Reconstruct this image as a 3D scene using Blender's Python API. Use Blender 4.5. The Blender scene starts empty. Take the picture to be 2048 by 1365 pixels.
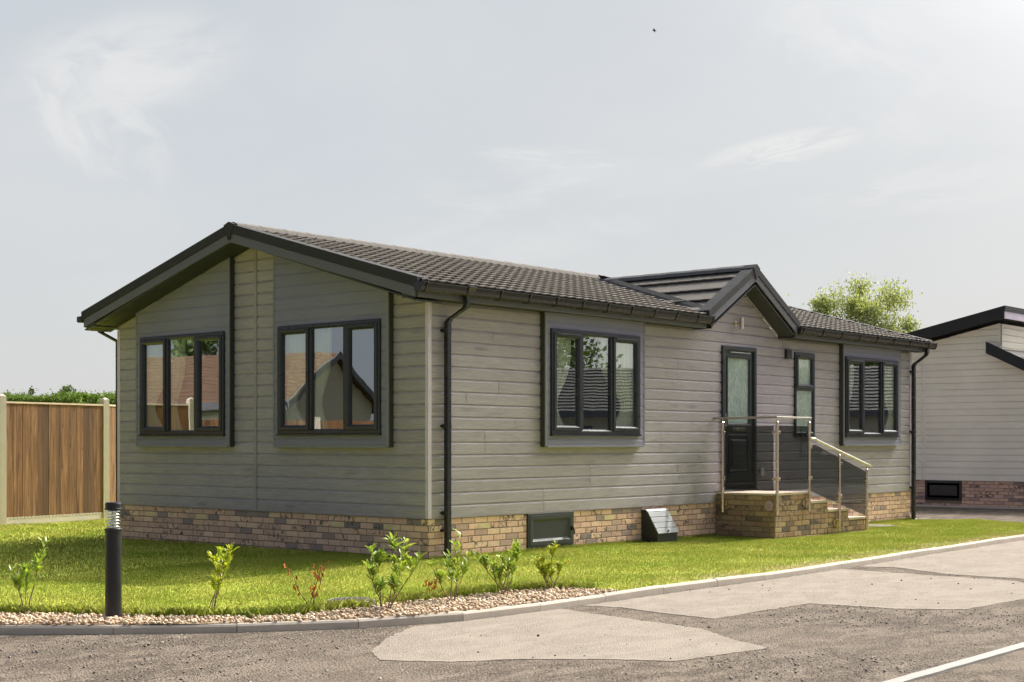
import bpy, bmesh, math, random
import numpy as np
from mathutils import Vector, Matrix
random.seed(7); rng = np.random.default_rng(11)
S = bpy.context.scene; COL = S.collection
R = math.radians

# ------------------------------------------------------------------ camera
cd = bpy.data.cameras.new('camera'); cam = bpy.data.objects.new('camera', cd); COL.objects.link(cam)
cam.location = (-11.749, -11.405, 1.319); cam.rotation_euler = (R(90), 0, 0.712 - math.pi/2)
cd.sensor_width = 36; cd.lens = 50.32; cd.shift_y = 0.0984; cd.clip_end = 5000; cd.clip_start = 0.1
S.camera = cam

# ------------------------------------------------------------------ sun, sky, exposure
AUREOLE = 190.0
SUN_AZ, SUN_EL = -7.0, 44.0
sl = bpy.data.lights.new('sun', 'SUN'); so = bpy.data.objects.new('sun', sl); COL.objects.link(so)
sl.energy = 3.9; sl.angle = R(0.6); sl.color = (1.0, 0.945, 0.865)
sdir = Vector((math.cos(R(SUN_AZ))*math.cos(R(SUN_EL)), math.sin(R(SUN_AZ))*math.cos(R(SUN_EL)), math.sin(R(SUN_EL))))
so.rotation_euler = sdir.to_track_quat('Z', 'Y').to_euler(); so.location = (20, -5, 30)
W = bpy.data.worlds.new('World'); S.world = W; W.use_nodes = True
S.view_settings.view_transform = 'Standard'; S.view_settings.look = 'None'; S.view_settings.gamma = 1
S.view_settings.exposure = 0.0

class G:
    """small node-graph helper"""
    def __init__(s, nt): s.nt = nt; s.n = nt.nodes; s.l = nt.links
    def new(s, t, **kw):
        n = s.n.new(t)
        for k, v in kw.items():
            if k.startswith('i_'):
                key = k[2:]; key = int(key) if key.isdigit() else key.replace('_', ' ')
                s.put(n.inputs[key], v)
            else: setattr(n, k, v)
        return n
    def put(s, inp, v):
        if hasattr(v, 'is_output') or isinstance(v, bpy.types.NodeSocket): s.l.new(v, inp)
        else: inp.default_value = v
    def math(s, op, a, b=0.0, c=None, clamp=False):
        n = s.n.new('ShaderNodeMath'); n.operation = op; n.use_clamp = clamp
        s.put(n.inputs[0], a); s.put(n.inputs[1], b)
        if c is not None: s.put(n.inputs[2], c)
        return n.outputs[0]
    def vmath(s, op, a, b=(0, 0, 0)):
        n = s.n.new('ShaderNodeVectorMath'); n.operation = op
        s.put(n.inputs[0], a); s.put(n.inputs[1], b)
        return n.outputs[1] if op in ('DOT_PRODUCT', 'DISTANCE', 'LENGTH') else n.outputs[0]
    def mix(s, f, a, b, mode='MIX'):
        n = s.n.new('ShaderNodeMix'); n.data_type = 'RGBA'; n.blend_type = mode
        s.put(n.inputs[0], f); s.put(n.inputs[6], a); s.put(n.inputs[7], b)
        return n.outputs[2]
    def ramp(s, f, stops):
        n = s.n.new('ShaderNodeValToRGB'); e = n.color_ramp.elements
        while len(e) < len(stops): e.new(0.5)
        for i, (p, c) in enumerate(stops):
            e[i].position = p; e[i].color = (*c, 1) if len(c) == 3 else c
        s.put(n.inputs[0], f); return n.outputs[0]
    def rng(s, f, a, b, c=0.0, d=1.0, smooth=False):
        n = s.n.new('ShaderNodeMapRange'); n.interpolation_type = 'SMOOTHSTEP' if smooth else 'LINEAR'
        for i, v in enumerate((f, a, b, c, d)): s.put(n.inputs[i], v)
        return n.outputs[0]
    def noise(s, vec, scale, detail=3, rough=.5, dist=0.0):
        n = s.new('ShaderNodeTexNoise', i_Scale=scale, i_Detail=detail, i_Roughness=rough, i_Distortion=dist)
        if vec is not None: s.put(n.inputs['Vector'], vec)
        return n.outputs[0]
    def mapv(s, vec, scale=(1, 1, 1), rot=(0, 0, 0), loc=(0, 0, 0)):
        n = s.n.new('ShaderNodeMapping'); s.put(n.inputs[0], vec)
        n.inputs[1].default_value = loc; n.inputs[2].default_value = rot; n.inputs[3].default_value = scale
        return n.outputs[0]

def c4(c): return (*c, 1.0)

# world: Nishita sky behind a thin veil of high haze and a few cirrus wisps
g_ = G(W.node_tree)
bg = W.node_tree.nodes['Background']
sky = g_.new('ShaderNodeTexSky', sky_type='NISHITA', sun_disc=False, sun_elevation=R(SUN_EL), sun_rotation=R(90 - SUN_AZ),
             air_density=1.0, dust_density=2.5, ozone_density=1.0)
tc = g_.new('ShaderNodeTexCoord'); dirv = tc.outputs['Generated']
sep = g_.new('ShaderNodeSeparateXYZ'); g_.l.new(dirv, sep.inputs[0])
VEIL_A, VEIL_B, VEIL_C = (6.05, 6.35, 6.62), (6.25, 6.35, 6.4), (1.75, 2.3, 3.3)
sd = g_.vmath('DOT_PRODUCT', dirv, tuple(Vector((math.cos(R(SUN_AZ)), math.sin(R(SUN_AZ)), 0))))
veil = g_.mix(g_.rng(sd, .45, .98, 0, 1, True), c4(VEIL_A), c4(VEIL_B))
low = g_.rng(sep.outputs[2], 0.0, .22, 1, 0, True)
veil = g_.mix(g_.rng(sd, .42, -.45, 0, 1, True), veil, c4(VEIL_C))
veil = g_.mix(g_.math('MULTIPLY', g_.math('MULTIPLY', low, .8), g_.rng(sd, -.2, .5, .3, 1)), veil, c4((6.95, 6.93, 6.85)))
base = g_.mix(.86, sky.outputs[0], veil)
def blob(d0, rad, rot, stretch, seed, amt, thr=(.42, .68)):
    """one cirrus cloud fixed in the sky at direction d0"""
    d = Vector(d0).normalized(); r = d.cross(Vector((0, 0, 1))).normalized(); u = r.cross(d)
    ca, sa = math.cos(rot), math.sin(rot); A = r*ca + u*sa; B = u*ca - r*sa
    a = g_.vmath('DOT_PRODUCT', dirv, tuple(A)); b = g_.vmath('DOT_PRODUCT', dirv, tuple(B))
    cv = g_.new('ShaderNodeCombineXYZ'); g_.put(cv.inputs[0], g_.math('MULTIPLY', a, 1/stretch)); g_.put(cv.inputs[1], b); cv.inputs[2].default_value = seed
    n = g_.noise(cv.outputs[0], 1.6/rad, 7, .58, .55)
    q = g_.math('ADD', g_.math('POWER', g_.math('DIVIDE', a, rad*stretch), 2), g_.math('POWER', g_.math('DIVIDE', b, rad), 2))
    m = g_.rng(q, 0, 1, 1, 0, True)
    f = g_.rng(g_.vmath('DOT_PRODUCT', dirv, tuple(d)), 0.5, .6, 0, 1)
    return g_.math('MULTIPLY', g_.math('MULTIPLY', g_.math('MULTIPLY', g_.rng(n, thr[0], thr[1], 0, 1, True), m), amt), f)
def pxdir(u, v):
    y = .712; return Vector((math.cos(y), math.sin(y), 0)) + Vector((math.sin(y), -math.cos(y), 0))*((u-1024)/2862.5) - Vector((0, 0, 1))*((v-884.1)/2862.5)
cl = None
for args in [(pxdir(250, 130), .040, R(14), 2.3, 1.3, .7, (.30, .62)), (pxdir(215, 235), .040, R(-52), 1.7, 4.1, .55, (.34, .62)),
             (pxdir(130, 230), .022, R(-58), 2.6, 7.7, .5, (.36, .66)),
             (pxdir(1560, 300), .013, R(9), 5.0, 2.2, .8, (.34, .62)), (pxdir(1100, 318), .010, R(-3), 7.0, 5.5, .5, (.35, .65)),
             (pxdir(1700, 140), .055, R(-30), 1.6, 9.1, .4, (.38, .68)), (pxdir(1040, 420), .045, R(6), 3.0, 3.3, .45, (.35, .68)), (pxdir(1850, 380), .02, R(4), 5, 6.3, .4, (.35, .65))]:
    b = blob(*args); cl = b if cl is None else g_.math('MAXIMUM', cl, b)
gen = g_.noise(g_.mapv(dirv, (1, 1, 2.6), (0, 0, R(25))), 3.2, 6, .55, .4)
cl = g_.math('ADD', cl, g_.rng(gen, .40, .75, 0, .30, True), clamp=True)
fin = g_.mix(cl, base, c4((7.45, 7.45, 7.4)))
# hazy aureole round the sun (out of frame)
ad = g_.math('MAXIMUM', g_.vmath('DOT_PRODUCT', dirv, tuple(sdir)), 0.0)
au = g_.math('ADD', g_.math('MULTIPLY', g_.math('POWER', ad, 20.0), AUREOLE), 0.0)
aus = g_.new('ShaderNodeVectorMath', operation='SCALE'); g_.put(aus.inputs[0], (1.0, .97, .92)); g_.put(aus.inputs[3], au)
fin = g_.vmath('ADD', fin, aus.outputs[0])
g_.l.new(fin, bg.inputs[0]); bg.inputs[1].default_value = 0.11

# ------------------------------------------------------------------ materials
def mat(name): 
    m = bpy.data.materials.new(name); m.use_nodes = True
    return m, G(m.node_tree), m.node_tree.nodes['Principled BSDF']
def bump(g, h, strength=.5, dist=.01, normal=None):
    n = g.new('ShaderNodeBump', i_Strength=strength, i_Distance=dist); g.put(n.inputs['Height'], h)
    return n.outputs[0]
def obj_co(g): return g.new('ShaderNodeTexCoord').outputs['Object']
def isl(g): return g.new('ShaderNodeNewGeometry').outputs['Random Per Island']

def plain(name, col, rough=.5, metal=0, var=.12, nscale=6, bmp=0, bscale=200, spec=.5):
    m, g, p = mat(name); co = obj_co(g)
    n = g.noise(co, nscale, 5, .6)
    f = g.rng(n, .25, .75, 1-var, 1+var)
    n2 = g.noise(co, nscale*9, 3, .6); f = g.math('MULTIPLY', f, g.rng(n2, .3, .7, 1-var*.5, 1+var*.5))
    cc = g.mix(1.0, c4(col), (1, 1, 1, 1), 'MULTIPLY')
    v = g.vmath('SCALE', cc); 
    sc = g.new('ShaderNodeVectorMath', operation='SCALE'); g.put(sc.inputs[0], c4(col)[:3]); g.put(sc.inputs[3], f)
    g.l.new(sc.outputs[0], p.inputs['Base Color'])
    g.put(p.inputs['Roughness'], g.rng(n, .3, .7, max(rough-.08, .02), min(rough+.1, 1)))
    p.inputs['Metallic'].default_value = metal; p.inputs['Specular IOR Level'].default_value = spec
    if bmp: g.l.new(bump(g, g.noise(co, bscale, 3, .6), bmp, .003), p.inputs['Normal'])
    return m

def wood_boards(name, axis, cols, rough=.62, grain=.35, per=.10):
    """painted timber-effect cladding boards; axis = board direction"""
    m, g, p = mat(name); co = obj_co(g); r = isl(g)
    sc = (1.2, 1.2, 26) if axis == 0 else (1.2, 1.2, 26)
    off = g.new('ShaderNodeCombineXYZ'); g.put(off.inputs[0], g.math('MULTIPLY', r, 37)); g.put(off.inputs[1], g.math('MULTIPLY', r, 19)); g.put(off.inputs[2], g.math('MULTIPLY', r, 7))
    v = g.vmath('ADD', g.mapv(co, sc), off.outputs[0])
    per = per*.55
    n1 = g.noise(v, 2.2, 6, .62, 1.2); n2 = g.noise(g.vmath('ADD', g.mapv(co, (3, 3, 120)), off.outputs[0]), 2.0, 4, .6, .4)
    n3 = g.noise(co, 1.1, 3, .5)
    col = g.ramp(n1, [(.22, cols[0]), (.5, cols[1]), (.80, cols[2])])
    f = g.math('MULTIPLY', g.rng(r, 0, 1, 1-per, 1+per), g.rng(n3, .3, .7, .94, 1.06))
    f = g.math('MULTIPLY', f, g.rng(n2, .3, .7, 1-grain*.55, 1+grain*.4))
    # knots
    kv = g.new('ShaderNodeTexVoronoi', i_Scale=1.0, feature='F1'); g.put(kv.inputs['Vector'], g.vmath('ADD', g.mapv(co, (1.1, 1.1, 5.5)), off.outputs[0]))
    f = g.math('MULTIPLY', f, g.rng(kv.outputs['Distance'], .04, .20, 1-grain*.85, 1))
    s_ = g.new('ShaderNodeVectorMath', operation='SCALE'); g.put(s_.inputs[0], col); g.put(s_.inputs[3], f)
    g.l.new(s_.outputs[0], p.inputs['Base Color']); p.inputs['Roughness'].default_value = rough
    p.inputs['Specular IOR Level'].default_value = .35
    g.l.new(bump(g, g.math('ADD', n1, g.math('MULTIPLY', n2, .6)), .32*grain/.35, .004), p.inputs['Normal'])
    return m

M = {}
M['clad'] = wood_boards('taupe woodgrain board', 0, [(0.270, 0.237, 0.257), (0.351, 0.309, 0.333), (0.420, 0.374, 0.405)])
M['bayclad'] = wood_boards('sage grey smooth board', 0, [(0.192, 0.182, 0.245), (0.214, 0.204, 0.273), (0.239, 0.229, 0.302)], .55, .08, .04)
M['bayside'] = plain('dark green trim', (.035, .038, .035), .5)
M['trim'] = plain('sage grey trim', (0.205, 0.196, 0.222), .5)
M['cornertrim'] = plain('taupe corner trim', (0.560, 0.479, 0.578), .5)
M['joint'] = plain('joint strip', (.31, .262, .265), .6)
M['frame'] = plain('anthracite window frame', (.020, .021, .028), .33, var=.08)
M['fascia'] = plain('slate fascia', (0.107, 0.104, 0.125), .55, var=.06, bmp=.1)
M['cap'] = plain('charcoal stone coated verge', (.024, .023, .026), .8, var=.15, bmp=.6, bscale=350)
M['soffit'] = plain('dark soffit board', (0.031, 0.032, 0.032), .6)
M['gutter'] = plain('black brown gutter plastic', (.024, .021, .021), .22, var=.1)
M['pipe'] = plain('black downpipe plastic', (0.018, 0.018, 0.021), .25, var=.1)
M['black'] = plain('black plastic', (.014, .014, .015), .4)
M['steel'] = plain('brushed stainless', (.62, .51, .41), .22, metal=1, var=.06)
M['railtop'] = plain('satin handrail', (.50, .455, .41), .35, metal=1, var=.05)
M['silver'] = plain('polished louvre', (.86, .86, .86), .25, metal=1, var=.03)
M['door'] = plain('dark green black door', (0.027, 0.032, 0.035), .35)
M['hatch'] = plain('anthracite hatch', (0.036, 0.038, 0.042), .5, var=.06)
M['boxg'] = plain('grey moulded lid', (.26, .265, .275), .42, var=.05)
M['boxd'] = plain('dark box body', (.025, .026, .028), .5)
M['white'] = plain('white plastic', (.75, .75, .74), .4)
M['slab'] = plain('sandstone step slab', (.52, .42, .33), .8, var=.14, nscale=5, bmp=.4, bscale=120)
M['concrete'] = plain('pale concrete', (0.515, 0.446, 0.368), .85, var=.12, nscale=3, bmp=.5, bscale=140)
M['postc'] = plain('concrete post', (.50, .44, .37), .85, var=.08, nscale=3, bmp=.3)
M['capwood'] = plain('fresh timber rail', (.62, .47, .34), .75, var=.12)
M['room'] = plain('interior plaster', (.22, .20, .18), .9)
M['curtain'] = plain('cream curtain', (.72, .70, .64), .9, var=.05)
M['nclad'] = wood_boards('cream beige board', 1, [(0.811, 0.743, 0.638), (0.863, 0.796, 0.692), (0.900, 0.849, 0.740)], .6, .05, .03)
M['terra'] = plain('terracotta roof', (0.145, 0.083, 0.053), .85, var=.3, nscale=3)
M['cream'] = plain('cream render', (.50, .46, .36), .85)
M['darktile'] = plain('dark tile', (.055, .05, .048), .85, var=.2)
M['bark'] = plain('bark', (.16, .12, .09), .9, var=.3, nscale=20, bmp=.5)
M['twig'] = plain('twig', (.20, .13, .08), .8, var=.3, nscale=30)
M['paint'] = plain('worn white line paint', (0.297, 0.284, 0.255), .7, var=.08, nscale=8, bmp=.5, bscale=150)
M['bird'] = plain('dark feathers', (.05, .045, .04), .8)
M['iron'] = plain('weathered cover', (.17, .15, .135), .8, var=.2, nscale=20, bmp=.5, bscale=60)
M['soil'] = plain('sandy soil', (.30, .22, .14), .95, var=.25, nscale=12, bmp=.6, bscale=60)
M['mortar'] = plain('sandy mortar', (.24, .175, .12), .95, var=.15, nscale=15, bmp=.5, bscale=200)

def brick_mat(tint=(1, 1, 1)):
    m, g, p = mat('mixed reclaimed brick'); co = obj_co(g); r = isl(g)
    col = g.ramp(r, [(0, (0.647, 0.414, 0.313)), (.12, (0.776, 0.516, 0.376)), (.24, (0.608, 0.375, 0.295)), (.36, (0.780, 0.550, 0.401)), (.48, (0.686, 0.437, 0.345)), (.60, (0.595, 0.381, 0.300)), (.70, (0.737, 0.488, 0.376)), (.78, (0.647, 0.409, 0.326)), (.86, (0.388, 0.278, 0.251)), (.94, (0.265, 0.204, 0.201)), (1, (0.517, 0.351, 0.300))])
    off = g.new('ShaderNodeCombineXYZ')
    for i, k in enumerate((31, 17, 53)): g.put(off.inputs[i], g.math('MULTIPLY', r, k))
    v = g.vmath('ADD', co, off.outputs[0])
    n = g.noise(v, 14, 5, .65, .3); n2 = g.noise(v, 90, 3, .7)
    col = g.mix(1.0, col, c4(tint), 'MULTIPLY')
    sm = g.math('MULTIPLY', g.rng(n, .50, .62, 0, 1, True), g.rng(g.math('FRACT', g.math('MULTIPLY', r, 13.7)), .58, .74, 0, .85))
    col = g.mix(sm, col, c4((.075, .07, .072)))
    f = g.math('MULTIPLY', g.rng(n2, .3, .7, .86, 1.12), g.rng(g.noise(v, 30, 3), .3, .7, .92, 1.08))
    s_ = g.new('ShaderNodeVectorMath', operation='SCALE'); g.put(s_.inputs[0], col); g.put(s_.inputs[3], f)
    g.l.new(s_.outputs[0], p.inputs['Base Color']); p.inputs['Roughness'].default_value = .9
    p.inputs['Specular IOR Level'].default_value = .2
    g.l.new(bump(g, g.math('ADD', n2, n), .5, .004), p.inputs['Normal'])
    return m
M['brick'] = brick_mat()
M['brickold'] = brick_mat((.50, .51, .44)); M['brickold'].name = 'weathered step brick'
M['airbrick'] = plain('buff air brick', (.72, .58, .36), .85)

def roof_mat():
    m, g, p = mat('stone coated roof tile'); co = obj_co(g)
    n = g.noise(co, 1.3, 5, .6); n2 = g.noise(co, 240, 2, .7); n3 = g.noise(co, 14, 5, .65)
    col = g.ramp(n2, [(.3, (.060, .050, .042)), (.5, (.140, .122, .103)), (.7, (.25, .222, .19))])
    col = g.mix(g.rng(n3, .52, .72, 0, .35), col, c4((.21, .19, .16)))
    s_ = g.new('ShaderNodeVectorMath', operation='SCALE'); g.put(s_.inputs[0], col); g.put(s_.inputs[3], g.rng(n, .3, .7, .88, 1.12))
    g.l.new(s_.outputs[0], p.inputs['Base Color']); p.inputs['Roughness'].default_value = .9
    g.l.new(bump(g, n2, .7, .004), p.inputs['Normal'])
    return m
M['roof'] = roof_mat()

def glass_mat(name, refl, tint, wav=.02, rough=.0):
    m, g, p = mat(name); co = g.new('ShaderNodeTexCoord').outputs['Object']
    n = g.noise(g.mapv(co, (1, 1, .7)), 1.6, 2, .4)
    b = bump(g, n, 1.0, wav)
    gl = g.new('ShaderNodeBsdfGlossy', i_Color=c4((.93, .97, .96)), i_Roughness=rough); g.l.new(b, gl.inputs['Normal'])
    tr = g.new('ShaderNodeBsdfTransparent', i_Color=c4(tint))
    geo = g.new('ShaderNodeNewGeometry'); ca = g.math('ABSOLUTE', g.vmath('DOT_PRODUCT', geo.outputs['Incoming'], geo.outputs['Normal']))
    fr = g.math('POWER', g.math('SUBTRACT', 1.0, ca, clamp=True), 4.0)
    fac = g.math('MULTIPLY', g.math('ADD', refl, g.math('MULTIPLY', fr, 1-refl)), g.math('SUBTRACT', 1.0, geo.outputs['Backfacing']))
    mx = g.new('ShaderNodeMixShader'); g.put(mx.inputs[0], fac); g.l.new(tr.outputs[0], mx.inputs[1]); g.l.new(gl.outputs[0], mx.inputs[2])
    g.l.new(mx.outputs[0], m.node_tree.nodes['Material Output'].inputs[0])
    return m
M['glass'] = glass_mat('window glass', .40, (.90, .93, .91), .0012)
M['tint'] = glass_mat('grey tinted balustrade glass', .04, (.41, .42, .41), 0.0)
M['clear'] = glass_mat('clear lens', .10, (.95, .96, .96), 0.0)
def frost_mat():
    m, g, p = mat('patterned privacy glass'); co = g.new('ShaderNodeTexCoord').outputs['Object']
    n = g.noise(g.mapv(co, (1, 1, .35)), 45, 3, .5); w = g.noise(co, 3, 3, .5)
    g.l.new(g.ramp(g.math('ADD', g.math('MULTIPLY', n, .6), g.math('MULTIPLY', w, .4)), [(.35, (.22, .30, .25)), (.5, (.34, .42, .36)), (.65, (.48, .55, .48))]), p.inputs['Base Color'])
    p.inputs['Roughness'].default_value = .12; p.inputs['Specular IOR Level'].default_value = 1.0; p.inputs['Coat Weight'].default_value = 1.0; p.inputs['Coat IOR'].default_value = 2.2; p.inputs['Coat Roughness'].default_value = .03
    g.l.new(bump(g, n, .25, .002), p.inputs['Normal']); return m
M['frost'] = frost_mat()

def leaf_mat(name, cols, trans=.35, rough=.5, spec=.4):
    m, g, p = mat(name); r = isl(g)
    col = g.ramp(r, [(i/(len(cols)-1), c) for i, c in enumerate(cols)])
    g.l.new(col, p.inputs['Base Color']); p.inputs['Roughness'].default_value = rough; p.inputs['Specular IOR Level'].default_value = spec
    t = g.new('ShaderNodeBsdfTranslucent'); g.l.new(g.mix(1, col, c4((1.0, 1.0, .5)), 'MULTIPLY'), t.inputs[0])
    mx = g.new('ShaderNodeMixShader', i_0=trans); g.l.new(p.outputs[0], mx.inputs[1]); g.l.new(t.outputs[0], mx.inputs[2])
    g.l.new(mx.outputs[0], m.node_tree.nodes['Material Output'].inputs[0])
    return m
M['leaf_tree'] = leaf_mat('pale green willow leaf', [(.28, .33, .13), (.40, .45, .19), (.52, .55, .27), (.36, .41, .17), (.60, .60, .36)], .4)
M['leaf_dark'] = leaf_mat('dark green leaf', [(0.056, 0.098, 0.028), (0.098, 0.154, 0.042), (0.140, 0.196, 0.056), (0.070, 0.112, 0.042)], .3)
M['leaf_hedge'] = leaf_mat('conifer hedge', [(0.072, 0.140, 0.024), (0.158, 0.238, 0.048), (0.245, 0.336, 0.072), (0.130, 0.196, 0.032)], .3, .7, .2)
M['leaf_laurel'] = leaf_mat('laurel leaf', [(.17, .30, .04), (.30, .42, .06), (.44, .52, .09), (.22, .36, .05), (.52, .56, .16)], .45, .25, .6)
M['leaf_yellow'] = leaf_mat('yellowing laurel leaf', [(0.300, 0.390, 0.030), (0.510, 0.540, 0.060), (0.240, 0.360, 0.045), (0.630, 0.600, 0.075)], .45, .32, .5)
M['leaf_dead'] = leaf_mat('dead brown leaf', [(0.390, 0.102, 0.026), (0.600, 0.189, 0.039), (0.270, 0.072, 0.026)], .3, .6, .3)

def lawn_mats():
    out = []
    for kind in ('blade', 'sheet'):
        m, g, p = mat('lawn grass ' + kind)
        geo = g.new('ShaderNodeNewGeometry'); pos = geo.outputs['Position']
        r = geo.outputs['Random Per Island'] if kind == 'blade' else g.noise(pos, 40, 4, .7)
        n1 = g.noise(pos, 1.1, 4, .6); n2 = g.noise(pos, 6, 4, .65); n3 = g.noise(pos, .35, 3, .5)
        col = g.ramp(r, [(.0, (.34, .39, .034)), (.35, (.46, .50, .056)), (.7, (.55, .575, .09)), (1, (.64, .63, .19))])
        col = g.mix(g.rng(n1, .42, .66, 0, .5, True), col, c4((.24, .40, .014)))
        col = g.mix(g.rng(n2, .54, .78, 0, .6, True), col, c4((.54, .54, .13)))
        dry = g.new('ShaderNodeAttribute', attribute_name='dry').outputs['Fac']
        dn = g.math('MULTIPLY', dry, g.rng(g.noise(pos, 3.5, 5, .65), .36, .6, .1, 1, True))
        col = g.mix(dn, col, c4((.62, .49, .26)))
        g.l.new(col, p.inputs['Base Color']); p.inputs['Roughness'].default_value = .75; p.inputs['Specular IOR Level'].default_value = .15
        if kind == 'blade':
            t = g.new('ShaderNodeBsdfTranslucent'); g.l.new(g.mix(1, col, c4((1, .97, .7)), 'MULTIPLY'), t.inputs[0])
            mx = g.new('ShaderNodeMixShader', i_0=.25); g.l.new(p.outputs[0], mx.inputs[1]); g.l.new(t.outputs[0], mx.inputs[2])
            nn = g.vmath('NORMALIZE', g.vmath('ADD', geo.outputs['Normal'], (0, 0, 4.0))); g.l.new(nn, p.inputs['Normal'])
            g.l.new(mx.outputs[0], m.node_tree.nodes['Material Output'].inputs[0])
        else:
            s_ = g.new('ShaderNodeVectorMath', operation='SCALE'); g.put(s_.inputs[0], col); s_.inputs[3].default_value = .95
            g.l.new(s_.outputs[0], p.inputs['Base Color'])
        out.append(m)
    return out
M['blade'], M['lawn'] = lawn_mats()

def pebble_mat(name, stops):
    m, g, p = mat(name); r = isl(g); co = obj_co(g)
    col = g.ramp(r, stops); n = g.noise(co, 60, 4, .6)
    s_ = g.new('ShaderNodeVectorMath', operation='SCALE'); g.put(s_.inputs[0], col); g.put(s_.inputs[3], g.rng(n, .3, .7, .8, 1.15))
    g.l.new(s_.outputs[0], p.inputs['Base Color']); p.inputs['Roughness'].default_value = .65
    return m
M['pebble'] = pebble_mat('river gravel', [(0, (0.590, 0.433, 0.276)), (.2, (0.685, 0.537, 0.369)), (.4, (0.532, 0.347, 0.192)), (.55, (0.703, 0.572, 0.415)), (.7, (0.456, 0.286, 0.154)), (.85, (0.627, 0.486, 0.338)), (.95, (0.285, 0.217, 0.161)), (1, (0.665, 0.572, 0.461))])
M['chip'] = pebble_mat('asphalt chippings', [(0, (.20, .17, .145)), (.35, (.27, .23, .19)), (.7, (.36, .31, .26)), (.85, (.12, .10, .085)), (1, (.46, .40, .34))])

def road_mat(name, dark, midc, light, coarse=1.0, dust=.5):
    m, g, p = mat(name); co = obj_co(g)
    big = g.noise(co, .45, 5, .6, .4); mid = g.noise(g.mapv(co, (1, 1.8, 1)), 2.3, 7, .68, .7); fine = g.noise(co, 48, 4, .75)
    vo = g.new('ShaderNodeTexVoronoi', i_Scale=75.0/coarse, feature='F1'); g.put(vo.inputs['Vector'], co)
    st = g.new('ShaderNodeSeparateColor'); g.l.new(vo.outputs['Color'], st.inputs[0])
    col = g.ramp(st.outputs[0], [(0, dark), (.45, midc), (.85, midc), (1, light)])
    col = g.mix(g.rng(mid, .44, .60, 0, dust, True), col, c4(light))
    col = g.mix(g.rng(big, .42, .66, 0, dust*.7, True), col, c4(tuple(.5*(a+b) for a, b in zip(midc, light))))
    pit = g.math('MULTIPLY', g.rng(fine, .38, .50, 1, 0), g.rng(mid, .38, .58, 1, .12))
    col = g.mix(g.math('MULTIPLY', pit, .75), col, c4(tuple(c*.35 for c in dark)))
    g.l.new(col, p.inputs['Base Color']); p.inputs['Roughness'].default_value = .92; p.inputs['Specular IOR Level'].default_value = .2
    h = g.math('ADD', g.math('MULTIPLY', vo.outputs['Distance'], -1.0), g.math('MULTIPLY', fine, .8))
    g.l.new(bump(g, h, 1.0, .014*coarse), p.inputs['Normal'])
    return m
M['asphalt'] = road_mat('dusty coarse asphalt', (0.064, 0.049, 0.037), (0.175, 0.138, 0.105), (0.302, 0.243, 0.186), 1.25, .55)
M['asphalt2'] = road_mat('finished dark asphalt', (.06, .054, .05), (.12, .108, .098), (.19, .17, .15), .7, .3)
M['screed'] = road_mat('dusty pale screed', (0.315, 0.264, 0.214), (0.355, 0.299, 0.242), (0.390, 0.333, 0.271), .5, .6)
M['far'] = plain('far meadow', (.10, .14, .04), .9, var=.3, nscale=.05)

def fence_mat():
    m, g, p = mat('treated fence board'); co = obj_co(g); r = isl(g)
    off = g.new('ShaderNodeCombineXYZ'); g.put(off.inputs[0], g.math('MULTIPLY', r, 37)); g.put(off.inputs[2], g.math('MULTIPLY', r, 11))
    v = g.vmath('ADD', g.mapv(co, (14, 14, .9)), off.outputs[0]); n = g.noise(v, 1.5, 6, .6, .8)
    n2 = g.noise(g.vmath('ADD', g.mapv(co, (70, 70, 1.5)), off.outputs[0]), 1.5, 4, .6)
    col = g.ramp(n, [(.3, (0.065, 0.024, 0.006)), (.44, (0.155, 0.068, 0.021)), (.6, (0.238, 0.119, 0.046)), (.78, (0.333, 0.186, 0.085))])
    col = g.mix(g.rng(r, .0, .4, .85, 0), col, c4((.06, .026, .007)))
    kn = g.new('ShaderNodeTexVoronoi', i_Scale=1.0); g.put(kn.inputs['Vector'], g.vmath('ADD', g.mapv(co, (5, 5, 2.2)), off.outputs[0]))
    f = g.math('MULTIPLY', g.rng(n2, .3, .7, .85, 1.12), g.rng(kn.outputs['Distance'], .04, .14, .55, 1))
    s_ = g.new('ShaderNodeVectorMath', operation='SCALE'); g.put(s_.inputs[0], col); g.put(s_.inputs[3], f)
    g.l.new(s_.outputs[0], p.inputs['Base Color']); p.inputs['Roughness'].default_value = .8
    g.l.new(bump(g, n2, .3, .003), p.inputs['Normal'])
    return m
M['fence'] = fence_mat()

# ------------------------------------------------------------------ mesh helpers
def TG(u, z, o): return (-o, u, z)          # gable wall: u = y, o = outwards (-x)
def TL(u, z, o): return (u, -o, z)          # long wall: u = x, o = outwards (-y)
def TW(a, b, c): return (a, b, c)

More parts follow.
